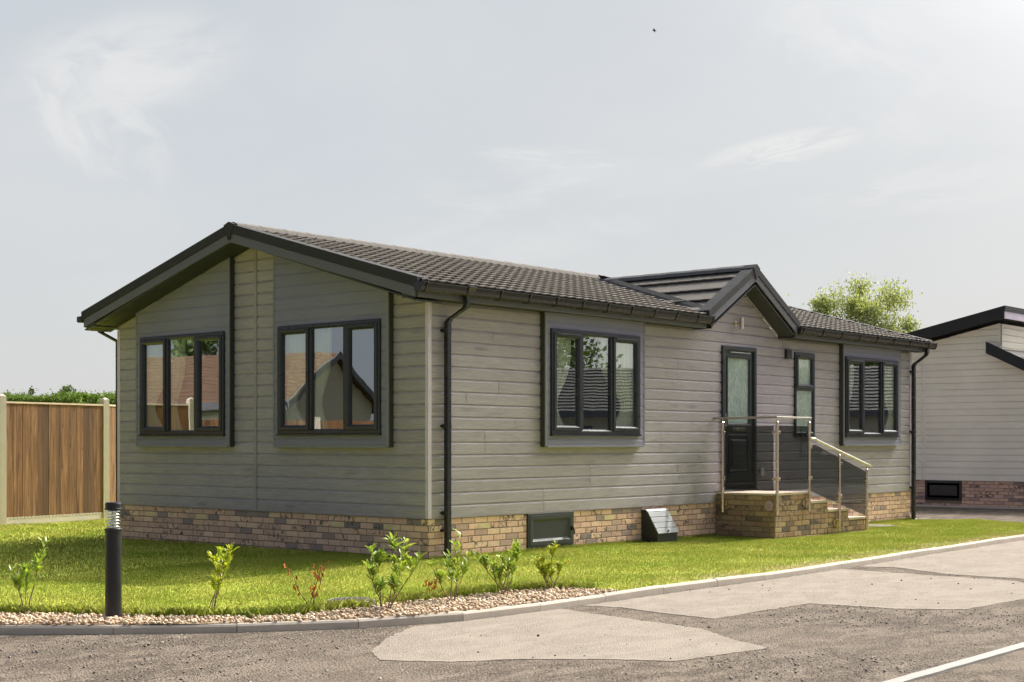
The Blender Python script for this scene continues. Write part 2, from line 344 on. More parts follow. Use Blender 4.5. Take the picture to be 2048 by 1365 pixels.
class MB:
    def __init__(s): s.v = []; s.f = []
    def add(s, vs, fs):
        b = len(s.v); s.v += [tuple(p) for p in vs]; s.f += [tuple(i+b for i in f) for f in fs]
    def box(s, a, b, T=TW):
        (x0, y0, z0), (x1, y1, z1) = a, b
        P = [T(x, y, z) for x in (x0, x1) for y in (y0, y1) for z in (z0, z1)]
        s.add(P, [(0, 1, 3, 2), (4, 6, 7, 5), (0, 4, 5, 1), (2, 3, 7, 6), (0, 2, 6, 4), (1, 5, 7, 3)])
    def ubox(s, u0, u1, z0, z1, o0, o1, T): s.box((u0, z0, o0), (u1, z1, o1), T)
    def prism(s, poly, a, b, T):
        """poly of (u,z), extruded in o"""
        n = len(poly)
        s.add([T(u, z, a) for u, z in poly] + [T(u, z, b) for u, z in poly],
              [tuple(range(n)), tuple(range(2*n-1, n-1, -1))] + [(i, i+n, (i+1) % n+n, (i+1) % n) for i in range(n)])
    def ring(s, u0, u1, z0, z1, prof, T):
        """mitred frame: prof = [(inset, out), ...]"""
        n = len(prof); vs = []
        for cu, cz, su, sz in ((u0, z0, 1, 1), (u1, z0, -1, 1), (u1, z1, -1, -1), (u0, z1, 1, -1)):
            for i, o in prof: vs.append(T(cu+su*i, cz+sz*i, o))
        fs = []
        for c in range(4):
            d = (c+1) % 4
            for k in range(n-1): fs.append((c*n+k, c*n+k+1, d*n+k+1, d*n+k))
        s.add(vs, fs)
    def tube(s, pts, rad, n=8, caps=True):
        pts = [Vector(p) for p in pts]; rs = rad if isinstance(rad, (list, tuple)) else [rad]*len(pts)
        vs = []; up = Vector((0, 0, 1))
        for i, p in enumerate(pts):
            d = (pts[min(i+1, len(pts)-1)] - pts[max(i-1, 0)]).normalized()
            a = d.cross(up if abs(d.z) < .95 else Vector((1, 0, 0))).normalized(); b = d.cross(a)
            for k in range(n):
                t = 2*math.pi*k/n; vs.append(tuple(p + (a*math.cos(t)+b*math.sin(t))*rs[i]))
        fs = [(i*n+k, i*n+(k+1) % n, (i+1)*n+(k+1) % n, (i+1)*n+k) for i in range(len(pts)-1) for k in range(n)]
        if caps: fs += [tuple(range(n)), tuple(range((len(pts)-1)*n, len(pts)*n))]
        s.add(vs, fs)
    def sqtube(s, pts, w, d):
        """square pipe, path in any direction, w along x, d along y"""
        vs = []
        for p in pts:
            for a, b in ((-w, -d), (w, -d), (w, d), (-w, d)): vs.append((p[0]+a/2, p[1]+b/2, p[2]))
        fs = [(i*4+k, i*4+(k+1) % 4, i*4+4+(k+1) % 4, i*4+4+k) for i in range(len(pts)-1) for k in range(4)]
        fs += [(0, 1, 2, 3), tuple(range(len(pts)*4-4, len(pts)*4))]
        s.add(vs, fs)
    def lathe(s, prof, c, n=32):
        vs = [(c[0]+r*math.cos(2*math.pi*k/n), c[1]+r*math.sin(2*math.pi*k/n), c[2]+z) for r, z in prof for k in range(n)]
        fs = [(i*n+k, i*n+(k+1) % n, (i+1)*n+(k+1) % n, (i+1)*n+k) for i in range(len(prof)-1) for k in range(n)]
        s.add(vs, fs)
    def build(s, name, m, parent=None, smooth=False, bev=0, clip=None, fixn=True):
        me = bpy.data.meshes.new(name); bm = bmesh.new()
        V = [bm.verts.new(v) for v in s.v]
        for f in s.f:
            try: bm.faces.new([V[i] for i in f])
            except ValueError: pass
        if fixn: bmesh.ops.recalc_face_normals(bm, faces=bm.faces)
        for co, no in (clip or []):
            bmesh.ops.bisect_plane(bm, geom=bm.verts[:]+bm.edges[:]+bm.faces[:], plane_co=co, plane_no=no, clear_outer=True)
        bm.to_mesh(me); bm.free()
        me.materials.append(M[m] if isinstance(m, str) else m)
        if smooth: me.polygons.foreach_set('use_smooth', [True]*len(me.polygons))
        o = bpy.data.objects.new(name, me); COL.objects.link(o)
        if parent: o.parent = parent
        if bev:
            b = o.modifiers.new('bevel', 'BEVEL'); b.width = bev; b.segments = 2; b.limit_method = 'ANGLE'
        return o

def np_mesh(name, V, F, m, parent=None, smooth=False, attr=None):
    """V (n,3), F (k,3|4) fast mesh"""
    me = bpy.data.meshes.new(name); k = F.shape[1]
    me.vertices.add(len(V)); me.vertices.foreach_set('co', V.astype(np.float32).ravel())
    me.loops.add(F.size); me.loops.foreach_set('vertex_index', F.astype(np.int32).ravel())
    me.polygons.add(len(F)); me.polygons.foreach_set('loop_start', (np.arange(len(F))*k).astype(np.int32))
    me.polygons.foreach_set('loop_total', np.full(len(F), k, np.int32))
    me.update(calc_edges=True)
    if smooth: me.polygons.foreach_set('use_smooth', np.ones(len(F), bool))
    if attr is not None:
        a = me.attributes.new('dry', 'FLOAT', 'POINT'); a.data.foreach_set('value', attr.astype(np.float32))
    me.materials.append(M[m]); o = bpy.data.objects.new(name, me); COL.objects.link(o)
    if parent: o.parent = parent
    return o

def tag(o, label, cat=None, group=None, kind=None):
    if label: o['label'] = label
    if cat: o['category'] = cat
    if group: o['group'] = group
    if kind: o['kind'] = kind
    return o
def thing(name, label, cat, loc=(0, 0, 0), group=None):
    o = bpy.data.objects.new(name, None); COL.objects.link(o); o.location = loc; o.empty_display_size = .2
    return tag(o, label, cat, group)
def settle(root, loc):
    """move an Empty to its base point, children keep their places"""
    root.location = loc
    for ch in root.children:
        ch.location = Vector(ch.location) - Vector(loc)

# ------------------------------------------------------------------ ground
KERB = [(-13, 9.0), (-11.0, 5.6), (-9.4, 2.9), (-8.0, .75), (-7.0, -.62), (-6.55, -1.17), (-6.218, -1.637), (-6.007, -1.967), (-5.798, -2.28), (-5.57, -2.57), (-5.30, -2.84), (-4.97, -3.10), (-4.644, -3.33),
        (-4.344, -3.51), (-4.02, -3.67), (-3.66, -3.77), (-3.306, -3.82), (-2.35, -3.84), (-1.556, -3.83), (-.646, -3.82), (.3, -3.83), (1.2, -3.82), (2.1, -3.78), (3.023, -3.72), (4.5, -3.60), (6.003, -3.485), (9.212, -3.29), (12.5, -3.08), (16, -2.85), (24, -2.3)]
KX = np.array([p[0] for p in KERB]); KY = np.array([p[1] for p in KERB])
def ky(x): return np.interp(x, KX, KY)
def gz(x, y):
    x = np.asarray(x, float); y = np.asarray(y, float)
    z = -.02 - .0053*np.clip(x, 0, 14) - .004*np.clip(y, 0, 8)
    z = z - .035*np.clip((-x-.8)/2.5, 0, 1)*np.clip((y+2.6)/1.6, 0, 1)*np.clip((9-y)/3, 0, 1)
    return z + .006*np.sin(x*1.7+y)*np.sin(y*1.3-.4*x)
def gf(x, y): return float(gz(x, y))
ROADZ = .065

# road sheet
xs = np.concatenate([np.linspace(-60, -13, 12), np.linspace(-12.5, 20, 66), np.linspace(24, 60, 8)]); ys = np.concatenate([np.linspace(-40, -12, 8), np.linspace(-11.5, 9, 42), np.linspace(12, 24, 5)])
X, Y = np.meshgrid(xs, ys); Z = gz(X, Y) - ROADZ - .006*np.sin(X*1.7+Y)*np.sin(Y*1.3-.4*X)
V = np.stack([X.ravel(), Y.ravel(), Z.ravel()], 1); nx = len(xs)
I = (np.arange(len(ys)-1)[:, None]*nx + np.arange(nx-1)[None]).ravel()
o = np_mesh('road', V, np.stack([I, I+1, I+nx+1, I+nx], 1), 'asphalt', smooth=True); tag(o, 'coarse dusty brown grey asphalt road in front of the park home', kind='structure')
mb = MB(); mb.box((-900, -900, -2.2), (1500, 1500, -.45)); o = mb.build('ground', 'far'); tag(o, 'far grassland reaching the horizon', kind='structure')

def ragged(poly, step, amp, seed):
    rr = random.Random(seed); out = []
    for i, a in enumerate(poly):
        b = poly[(i+1) % len(poly)]; d = math.hypot(b[0]-a[0], b[1]-a[1]); n = max(1, int(d/step))
        for k in range(n):
            t = k/n; out.append((a[0]+(b[0]-a[0])*t + rr.uniform(-amp, amp), a[1]+(b[1]-a[1])*t + rr.uniform(-amp, amp)))
    return out
def sheet(name, poly, lift, m, label, kind='structure', thick=.02):
    mb = MB(); n = len(poly)
    top = [(x, y, gf(x, y) - ROADZ - .006*math.sin(x*1.7+y)*math.sin(y*1.3-.4*x) + lift) for x, y in poly]
    mb.add(top + [(x, y, z-thick) for x, y, z in top], [tuple(range(n))] + [(i, (i+1) % n, (i+1) % n+n, i+n) for i in range(n)])
    o = mb.build(name, m); tag(o, label, kind=kind); return o
PA = [(-4.05, -3.76), (-4.575, -4.037), (-5.111, -4.429), (-5.347, -4.761), (-5.115, -5.159), (-4.707, -5.438), (-4.303, -5.939), (-4.145, -6.219), (-3.244, -6.38), (-3.104, -6.057), (-2.697, -5.456), (-2.492, -4.308), (-2.378, -3.86), (-3.2, -3.85)]
PB = [(-2.093, -3.86), (-1.99, -4.189), (-2.092, -4.72), (-2.134, -5.227), (-1.435, -5.216), (-.673, -5.257), (-.545, -6.03), (-.224, -6.458), (.936, -6.508), (1.9, -6.3), (2.6, -5.8), (2.634, -4.79), (2.702, -3.77), (1.2, -3.87), (-.185, -3.87), (-1.556, -3.87)]
PC = [(3.125, -3.76), (3.312, -4.12), (2.876, -4.961), (2.896, -5.751), (5.0, -6.6), (9, -6.6), (12, -5.5), (12, -3.15), (8.982, -3.34), (5, -3.6)]
sheet('screed_patch', ragged(PA, .05, .014, 1), .004, 'screed', 'pale dusty patch of road in the foreground with a pointed right end')
sheet('screed_patch', ragged(PB, .05, .014, 2), .004, 'screed', 'long pale dusty patch of road between two dark strips')
sheet('screed_patch', ragged(PC, .05, .014, 3), .004, 'screed', 'pale dusty patch of road at the far right beside the kerb')
sheet('road_lane', [(-30, -7.72), (-30, -30), (40, -30), (40, -7.5), (8, -7.68)], .010, 'asphalt2', 'darker finished asphalt beyond the white line')
ln = [(-12, -7.72), (-2.15, -7.70), (8, -7.66), (30, -7.55), (30, -7.46), (8, -7.57), (-2, -7.605), (-12, -7.64)]
sheet('road_marking', ragged(ln, .15, .004, 5), .015, 'paint', 'white painted edge line crossing the lower right corner')

# kerb: individual edging units, mitred along the curve, 5 mm joints
mb = MB()
def kerb_pts(step):
    P = [Vector(p) for p in KERB]; out = [P[0]]; acc = 0
    for a, b in zip(P[:-1], P[1:]):
        d = (b-a).length; t = step-acc
        while t < d: out.append(a+(b-a)*(t/d)); t += step
        acc = (acc+d) % step
    return out
KP = kerb_pts(.9)
def knorm(i, P):
    a = P[max(i-1, 0)]; b = P[min(i+1, len(P)-1)]; d = (b-a).normalized(); return d, Vector((-d.y, d.x))
for i in range(len(KP)-1):
    d0, n0 = knorm(i, KP); d1, n1 = knorm(i+1, KP); a = KP[i]+d0*.003; b = KP[i+1]-d1*.003
    j = random.uniform(-.003, .003); vs = []
    for p, n in ((a, n0), (b, n1)):
        z = gf(p.x, p.y) + j
        for o_, h in ((0, -.2), (0, -.014), (.012, .002), (.055, .004), (.058, -.2)):
            q = p + n*o_; vs.append((q.x, q.y, z+h))
    mb.add(vs, [(k, k+1, k+6, k+5) for k in range(4)] + [(4, 0, 5, 9), (0, 1, 2, 3, 4), (5, 6, 7, 8, 9)])
o = mb.build('kerb', 'concrete'); tag(o, 'pale concrete edging kerb curving between road and lawn', kind='structure')

# lawn sheet
def ytop(x): return np.where(x < 12.45, 14.0, np.interp(x, [12.45, 12.8, 13.5], [-.05, -.25, -.75]))
def ybot(x): return np.where(x < 12.0, ky(x)+.055, np.interp(x, [12.0, 12.9, 13.5], [ky(12.0)+.055, -1.9, -.8]))
xs = np.concatenate([np.linspace(-12.9, -6.6, 30), np.linspace(-6.5, 12.44, 150), np.linspace(12.46, 13.5, 12)])
V = []; ny = 60
for x in xs:
    t = np.linspace(0, 1, ny)**1.6; yy = float(ybot(x)) + (float(ytop(x))-float(ybot(x)))*t
    zz = gz(np.full(ny, x), yy) - .004; zz[0] -= .03
    V.append(np.stack([np.full(ny, x), yy, zz], 1))
V = np.concatenate(V); I = (np.arange(len(xs)-1)[:, None]*ny + np.arange(ny-1)[None]).ravel()
def dryness(x, y):
    d = y - ky(x)
    a = np.clip(1-(d-.05)/.55, 0, 1)*np.clip((x+1.2)/1.6, 0, 1)
    return np.clip(a, 0, 1)
o = np_mesh('lawn', V, np.stack([I, I+1, I+ny+1, I+ny], 1), 'lawn', smooth=True, attr=dryness(V[:, 0], V[:, 1])); tag(o, 'mown green lawn soil between the kerb and the park home', kind='structure')

# gravel bed outline (outer lawn edge)
GE = [(-8.0, 1.05), (-7.0, -.1), (-6.3, -.55), (-5.813, -.922), (-5.59, -1.282), (-5.382, -1.724), (-5.229, -2.097), (-5.016, -2.44), (-4.806, -2.779), (-4.432, -2.93), (-4.10, -2.95), (-3.731, -2.99), (-3.395, -2.99), (-3.154, -3.026), (-2.851, -3.03), (-2.535, -3.03), (-2.207, -3.05), (-1.9, -3.12), (-1.62, -3.3), (-1.5, -3.6), (-1.45, -3.75)]
GEX = np.array([p[0] for p in GE]); GEY = np.array([p[1] for p in GE])
def in_gravel(x, y): return (x < -1.45) & (x > -8.0) & (y < np.interp(x, GEX, GEY) + .03*np.sin(x*9)) & (y > ky(x)+.05)
n = 120; xx = np.linspace(-8, -1.46, n); V = []
for x in xx:
    a, b = float(ky(x))+.06, float(np.interp(x, GEX, GEY))+.03
    for k in range(6):
        y = a+(b-a)*k/5; V.append((x, y, gf(x, y)+.006))
V = np.array(V); I = (np.arange(n-1)[:, None]*6 + np.arange(5)[None]).ravel()
o = np_mesh('gravel_bed', V, np.stack([I, I+1, I+7, I+6], 1), 'soil', smooth=True); tag(o, 'narrow bed of sandy soil under the pebbles behind the kerb', kind='structure')

# scatter helpers
def ico(sub):
    bm = bmesh.new(); bmesh.ops.create_icosphere(bm, subdivisions=sub, radius=1)
    v = np.array([p.co[:] for p in bm.verts]); f = np.array([[q.index for q in p.verts] for p in bm.faces]); bm.free(); return v, f
def scatter(name, P, size, m, sub=1, flat=(.55, .8), parent=None, jit=.18, smooth=True):
    v0, f0 = ico(sub); n = len(P); k = len(v0)
    sc = size[:, None]*np.stack([np.ones(n), rng.uniform(.65, 1, n), rng.uniform(*flat, n)], 1)
    v = np.repeat(v0[None], n, 0)*(1+rng.normal(0, jit, (n, k, 1)).clip(-.3, .3)); v = v*sc[:, None, :]
    a = rng.uniform(0, 6.28, n); t = rng.normal(0, .3, n)
    y_, z_ = v[..., 1]*np.cos(t)[:, None]-v[..., 2]*np.sin(t)[:, None], v[..., 1]*np.sin(t)[:, None]+v[..., 2]*np.cos(t)[:, None]
    x2 = v[..., 0]*np.cos(a)[:, None]-y_*np.sin(a)[:, None]; y2 = v[..., 0]*np.sin(a)[:, None]+y_*np.cos(a)[:, None]
    v = np.stack([x2, y2, z_], -1) + P[:, None, :]
    f = (f0[None] + (np.arange(n)*k)[:, None, None]).reshape(-1, 3)
    return np_mesh(name, v.reshape(-1, 3), f, m, parent, smooth)

N = 26000; x = rng.uniform(-7.6, -1.45, N); y = rng.uniform(-3.9, .6, N); ok = in_gravel(x, y); x, y = x[ok], y[ok]
x, y = x[:9000], y[:9000]
sz = rng.uniform(.009, .021, len(x)); P = np.stack([x, y, gz(x, y)+.008+rng.uniform(0, .016, len(x))], 1)
o = scatter('gravel', P, sz, 'pebble', 1); tag(o, 'buff and tan rounded pebbles filling the bed behind the kerb', 'gravel', kind='stuff')
# stray chippings on the road
def inpoly(x, y, poly):
    c = np.zeros(len(x), bool); n = len(poly)
    for i in range(n):
        (x1, y1), (x2, y2) = poly[i], poly[(i+1) % n]
        m_ = ((y1 > y) != (y2 > y)) & (x < (x2-x1)*(y-y1)/(y2-y1+1e-12)+x1); c ^= m_
    return c
N = 60000; x = rng.uniform(-8.5, 3.5, N); y = rng.uniform(-8.2, -2.2, N)
ok = (y < ky(x)-.01) & (y > -7.6) & ((rng.random(N) < .03) | ~(inpoly(x, y, PA) | inpoly(x, y, PB) | inpoly(x, y, PC)))
dens = .35+.65*(np.sin(x*1.9+2*np.sin(y*1.3))*np.sin(y*2.7+x*.7) > -.1); ok &= rng.random(N) < dens*.55
ok |= (y < ky(x)-.01) & (y > ky(x)-.12) & (x < -4) & (rng.random(N) < .9)
x, y = x[ok], y[ok]; sz = rng.gamma(3.0, .0014, len(x)).clip(.002, .013)
P = np.stack([x, y, gz(x, y)-ROADZ+sz*.3], 1)
o = scatter('chippings', P, sz, 'chip', 1, (.5, .9), jit=.25, smooth=False); tag(o, 'loose grey stone chippings on the coarse asphalt', 'chippings', kind='stuff')

x = rng.uniform(-5, 6, 48); y = rng.uniform(-6.4, -4, 48); ok = inpoly(x, y, PA) | inpoly(x, y, PB); x, y = x[ok], y[ok]
o = scatter('tar_lumps', np.stack([x, y, gz(x, y)-ROADZ+.006], 1), rng.uniform(.004, .013, len(x)), 'black', 1, (.5, .8), smooth=False); tag(o, 'scattered dark tar lumps lying on the pale road patches', 'chippings', kind='stuff')
# grass blades
def grass(N, x0, x1, y0, y1, h, w, extra=None):
    x = rng.uniform(x0, x1, N); y = rng.uniform(y0, y1, N)
    ok = (y > ky(x)+.055) & ~in_gravel(x, y) & ~((x > -.01) & (x < 12.44) & (y > 0) & (y < 6.1)) & ~((x > 5.98) & (x < 8.8) & (y > -1.02)&(y<0))
    ok &= (np.hypot(x+3.684, (y+2.78)*.9) > .215)
    ok &= (x < 12.45) | ((y < ytop(x)) & (y > ybot(x)))
    dr = dryness(x, y); ok &= rng.random(N) > dr*.45
    x, y = x[ok], y[ok]; n = len(x); z = gz(x, y)
    hh = rng.uniform(h*.5, h*1.25, n)*(1+.35*np.sin(x*3.1+np.sin(y*4))*np.sin(y*2.6)); ww = rng.uniform(.6, 1.3, n)*w
    ge = np.interp(x, GEX, GEY); edge = (x < -1.4) & (y-ge < .12); hh = np.where(edge, hh*2.2, hh)
    wall = ((y > -.12) & (x > 0)) | ((x > -.12) & (x < 0) & (y > 0)); hh = np.where(wall, hh*1.3, hh)
    a = rng.uniform(0, 6.28, n); t = rng.uniform(0, 6.28, n); le = rng.uniform(.1, .8, n)*hh
    dx, dy = np.cos(a)*ww/2, np.sin(a)*ww/2; lx, ly = np.cos(t)*le, np.sin(t)*le
    P = np.stack([np.stack([x-dx, y-dy, z-.005], 1), np.stack([x+dx, y+dy, z-.005], 1),
                  np.stack([x+lx*.45+dx*.8, y+ly*.45+dy*.8, z+hh*.6], 1), np.stack([x+lx, y+ly, z+hh], 1)], 1)
    return P.reshape(-1, 3), dryness(x, y).repeat(4)
GP = [grass(420000, -7.5, 4, -3.9, 1.8, .0135, .0040), grass(170000, 4, 13.5, -3.7, .2, .015, .006), grass(120000, -5, 3.4, 1.8, 12.5, .022, .008), grass(9000, 0, 12.6, -.06, 0, .03, .005)]
Vg = np.concatenate([a for a, b in GP]); dg = np.concatenate([b for a, b in GP]); n = len(Vg)//4; b = np.arange(n)*4
o = np_mesh('grass', Vg, np.stack([b, b+1, b+2, b+3], 1), 'blade', attr=dg); tag(o, 'short bright green grass blades of the lawn, dry along the kerb', 'grass', kind='stuff')

# ------------------------------------------------------------------ the park home
LN, WD, Z0 = 12.43, 6.10, .445; HR = WD/2; PITCH = .1463
HOUSE = thing('park_home', 'grey taupe clad park home on a brick skirt with brown tiled roof and anthracite windows', 'park home')

def boards(mb, u0, u1, z0, z1, holes, T, base=0.0, joints=(), pitch=PITCH, zref=None, th=.020, groove=.014, seed=1):
    zref = z0 if zref is None else zref
    rr = random.Random(seed)
    prof = [(0, th), (pitch-.032, th), (pitch-.005, th-groove), (pitch-.0001, th-groove)]
    k0 = int(math.floor((z0-zref)/pitch+1e-6)); k1 = int(math.ceil((z1-zref)/pitch-1e-6))
    for k in range(k0, k1):
        zb = zref+k*pitch
        js = [j for (row, j) in joints if row == k]
        cuts = sorted([u0] + [j for j in js if u0 < j < u1] + [u1])
        for c0, c1 in zip(cuts[:-1], cuts[1:]):
            a0 = c0+(.0045 if c0 != u0 else 0); a1 = c1-(.0045 if c1 != u1 else 0)
            zs = sorted(set([zb+p for p, _ in prof] + [h for (_, _, ha, hb) in holes for h in (ha, hb) if zb < h < zb+pitch] + [q for q in (z0, z1) if zb < q < zb+pitch]))
            zs = [z for z in zs if z0-1e-9 <= z <= z1+1e-9]
            def out(z):
                t = z-zb
                for (p0, q0), (p1, q1) in zip(prof[:-1], prof[1:]):
                    if t <= p1+1e-9: return q0+(q1-q0)*max(0, t-p0)/(p1-p0)
                return prof[-1][1]
            for za, zc in zip(zs[:-1], zs[1:]):
                iv = [(a0, a1)]
                for ha, hb, hc, hd in holes:
                    if hc < zc-1e-6 and hd > za+1e-6:
                        iv = [q for (p0, p1) in iv for q in ((p0, min(p1, ha)), (max(p0, hb), p1)) if q[1]-q[0] > 1e-5]
                for p0, p1 in iv:
                    mb.add([T(p0, za, base+out(za)), T(p1, za, base+out(za)), T(p1, zc, base+out(zc)), T(p0, zc, base+out(zc))], [(0, 1, 2, 3)])
                    if abs(za-zb) < 1e-6: mb.add([T(p0, za, base), T(p1, za, base), T(p1, za, base+th), T(p0, za, base+th)], [(0, 1, 2, 3)])
    # backing sheet with holes
    us = sorted(set([u0, u1] + [min(max(h, u0), u1) for H in holes for h in H[:2]])); zz = sorted(set([z0, z1] + [min(max(h, z0), z1) for H in holes for h in H[2:]]))
    for a, b in zip(us[:-1], us[1:]):
        for c, d in zip(zz[:-1], zz[1:]):
            mu, mz = (a+b)/2, (c+d)/2
            if not any(h[0] < mu < h[1] and h[2] < mz < h[3] for h in holes):
                mb.add([T(a, c, base), T(b, c, base), T(b, d, base), T(a, d, base)], [(0, 1, 2, 3)])

def weld_boards(mb):
    """merge the strips of one board into one island (shared verts)"""
    idx = {}; nv = []; remap = []
    for v in mb.v:
        k = (round(v[0], 5), round(v[1], 5), round(v[2], 5))
        if k not in idx: idx[k] = len(nv); nv.append(v)
        remap.append(idx[k])
    mb.v = nv; mb.f = [tuple(remap[i] for i in f) for f in mb.f]

BAY = .10
gb = [(.545, 2.615), (3.485, 5.555)]                  # gable bays (y)
lb = [(1.985, 4.11), (9.74, 11.85)]                   # long wall bays (x)
WB, WT = 1.415, 2.755
gw = [(.666, 2.503), (3.576, 5.43)]; lw = [(2.081, 3.965), (9.783, 11.71)]
DOOR = (6.135, 7.085, .60, 2.735); NW = (8.25, 8.875, 1.42, 2.735)
gholes = [(a+.03, b-.03, WB+.03, WT-.03) for a, b in gw]
lholes = [(a+.03, b-.03, WB+.03, WT-.03) for a, b in lw] + [(DOOR[0]+.03, DOOR[1]-.03, DOOR[2], DOOR[3]-.03), (NW[0]+.03, NW[1]-.03, NW[2]+.03, NW[3]-.03)]
SOF = lambda y: 3.83 - .2915*abs(y-HR)
nrm = Vector((0, .2915, 1)).normalized(); nrm2 = Vector((0, -.2915, 1)).normalized()
gclip = [((0, HR, 3.845), nrm), ((0, HR, 3.845), nrm2)]
# gable cladding, two halves with the centre joint strip
for i, (a, b) in enumerate(((.0, 3.02), (3.085, WD))):
    mb = MB(); boards(mb, a, b, Z0, 3.9, gholes, TG, seed=i+3); weld_boards(mb)
    mb.build('gable_cladding', 'clad', HOUSE, clip=gclip, fixn=False)
mb = MB(); mb.ubox(3.03, 3.085, Z0, 3.9, 0, .022, TG); mb.build('joint_strip', 'joint', HOUSE, clip=gclip)
# long wall cladding
rows = {}
jl = [(0, 2.05), (1, 2.05), (2, 3.0), (3, 3.0), (5, .95), (6, .95), (4, 5.55), (3, 5.0), (5, 4.6), (6, 4.6), (1, 5.42), (0, 5.42), (7, 5.35), (8, 5.35), (9, .62), (10, 1.2), (13, 5.0), (12, 5.0), (15, 7.9), (16, 7.9), (8, 9.2), (9, 9.2),
      (2, 10.9), (3, 10.9), (5, 9.6), (6, 9.6), (4, 11.6), (11, 4.9), (10, 7.6), (12, 9.3), (5, 7.5), (3, 8.1), (14, 1.1), (7, 1.5), (2, 8.7), (10, 12.05)]
mb = MB(); boards(mb, 0, LN, Z0, Z0+17*PITCH, lholes, TL, joints=jl, seed=9); weld_boards(mb)
mb.build('wall_cladding', 'clad', HOUSE, fixn=False)
# dormer gable triangle
XC, CS = 6.635, .585
mb = MB(); boards(mb, 5.4, 7.9, Z0+17*PITCH+.0005, 3.75, [], TL, joints=[(18, 7.3), (20, 6.1)], zref=Z0, seed=12); weld_boards(mb)
cz = 3.60
mb.build('dormer_cladding', 'clad', HOUSE, fixn=False, clip=[((XC, 0, cz), Vector((CS, 0, 1)).normalized()), ((XC, 0, cz), Vector((-CS, 0, 1)).normalized())])
# back and far walls, floor, ceiling, partitions: closed body
mb = MB()
mb.box((0.02, WD-.1, Z0), (LN, WD, 2.94)); mb.box((LN-.12, .02, Z0), (LN-.02, WD-.12, 2.94))
mb.build('rear_wall', 'clad', HOUSE)
mb = MB(); mb.box((.03, .03, Z0+.01), (LN-.13, WD-.13, .56)); mb.box((.03, .03, 2.90), (LN-.13, WD-.13, 2.925))
mb.box((3.9, .03, .56), (3.98, WD-.13, 2.9)); mb.box((.03, 3.02, .56), (3.9, 3.10, 2.9)); mb.box((3.98, 2.5, .56), (LN-.14, 2.56, 2.9)); mb.box((9.1, .03, .56), (9.18, 2.5, 2.9)); mb.box((8.05, .03, .56), (8.1, 2.5, 2.9))
mb.build('interior_walls', 'room', HOUSE)
# corner trims
def angle_trim(name, pts): 
    mb = MB()
    for a in pts: mb.box(*a)
    mb.build(name, 'cornertrim', HOUSE, bev=.002)
angle_trim('corner_trim', [((-.026, .0, Z0-.005), (0, .022, 2.93)), ((-.026, -.026, Z0-.005), (.030, 0, 2.93))])
angle_trim('corner_trim', [((-.024, WD-.05, Z0-.005), (0, WD+.02, 2.90))])
angle_trim('corner_trim', [((LN-.05, -.024, Z0-.005), (LN+.015, 0, 2.93)), ((LN, -.02, Z0), (LN+.016, .05, 2.93))])
mb = MB(); mb.ubox(-.0, WD, Z0-.012, Z0-.001, -.02, .025, TG); mb.ubox(-.02, LN, Z0-.012, Z0-.001, -.02, .025, TL); mb.build('drip_trim', 'joint', HOUSE)

# bays: smooth sage boards, dark return, sill strip
def bay(u0, u1, z0, z1, hole, T, clip=None, dark_low=True):
    mb = MB(); boards(mb, u0+.03, u1-.03, z0, z1, [hole], T, base=BAY-.012, zref=Z0+.04, th=.012, groove=.006, pitch=.1463); weld_boards(mb)
    mb.build('bay_cladding', 'bayclad', HOUSE, fixn=False, clip=clip)
    for ua, ub in ((u0, u0+.03), (u1-.03, u1)):
        mb = MB(); mb.ubox(ua, ub, z0-.02, z1, .0, BAY+.004, T); mb.build('bay_trim', 'trim', HOUSE, clip=clip, bev=.002)
    mb = MB(); mb.ubox(u0+.031, u1-.031, z0-.028, z0+.002, .0, BAY+.012, T); mb.build('bay_sill', 'trim', HOUSE, bev=.003)
    mb = MB()
    if T is TG: mb.ubox(u0-.004, u0-.0005, z0-.02, z1, .0, BAY-.012, T)
    else: mb.ubox(u0-.004, u0-.0005, z0-.02, z1, .0, BAY-.012, T)
    mb.build('bay_return', 'bayside', HOUSE, clip=clip)
for (a, b), h in zip(gb, gholes): bay(a, b, 1.275, 3.9, h, TG, clip=gclip)
for (a, b), h in zip(lb, lholes): bay(a, b, 1.275, 2.935, h, TL)

# windows
FR = [(0, -.02), (0, .024), (.006, .030), (.040, .030), (.052, .020), (.060, .004), (.060, -.03)]
SH = [(0, .0), (0, .036), (.006, .044), (.044, .044), (.064, .026), (.070, -.01)]
def window(u0, u1, z0, z1, spl, cas, T, o, sill=True, name='window'):
    mb = MB(); mb.ring(u0, u1, z0, z1, [(i, o+q) for i, q in FR], T)
    for s_ in spl[1:-1]: mb.ubox(s_-.028, s_+.028, z0+.055, z1-.055, o-.03, o+.026, T)
    if sill: mb.ubox(u0-.008, u1+.008, z0-.022, z0-.0005, o-.0, o+.042, T)
    wf = mb.build(name, 'frame', HOUSE)
    for i in range(len(spl)-1):
        a = spl[i]+(.028 if i else .045); b = spl[i+1]-(.028 if i < len(spl)-2 else .045); zl, zh = z0+.045, z1-.045
        if cas[i]:
            mb = MB(); mb.ring(a-.012, b+.012, zl-.004, zh+.004, [(p, o+q) for p, q in SH], T); sa = mb.build('sash', 'frame', wf)
            mb = MB(); mb.ubox(a+.03, b-.03, zh+.002-.030, zh-.008, o+.042, o+.056, T); mb.build('trickle_vent', 'frame', wf, bev=.004)
            pa, pb, pl, ph = a+.052, b-.052, zl+.058, zh-.058
            mb = MB(); mb.ubox(pa-.006, pb+.006, pl-.012, pl-.001, o+.010, o+.022, T); mb.build('glazing_bead', 'steelbead', wf)
        else: pa, pb, pl, ph = a-.002, b+.002, zl+.012, zh-.012
        mb = MB(); mb.ubox(pa-.005, pb+.005, pl-.005, ph+.005, o-.004, o+.001, T); mb.build('pane', 'glass', wf)
    return wf
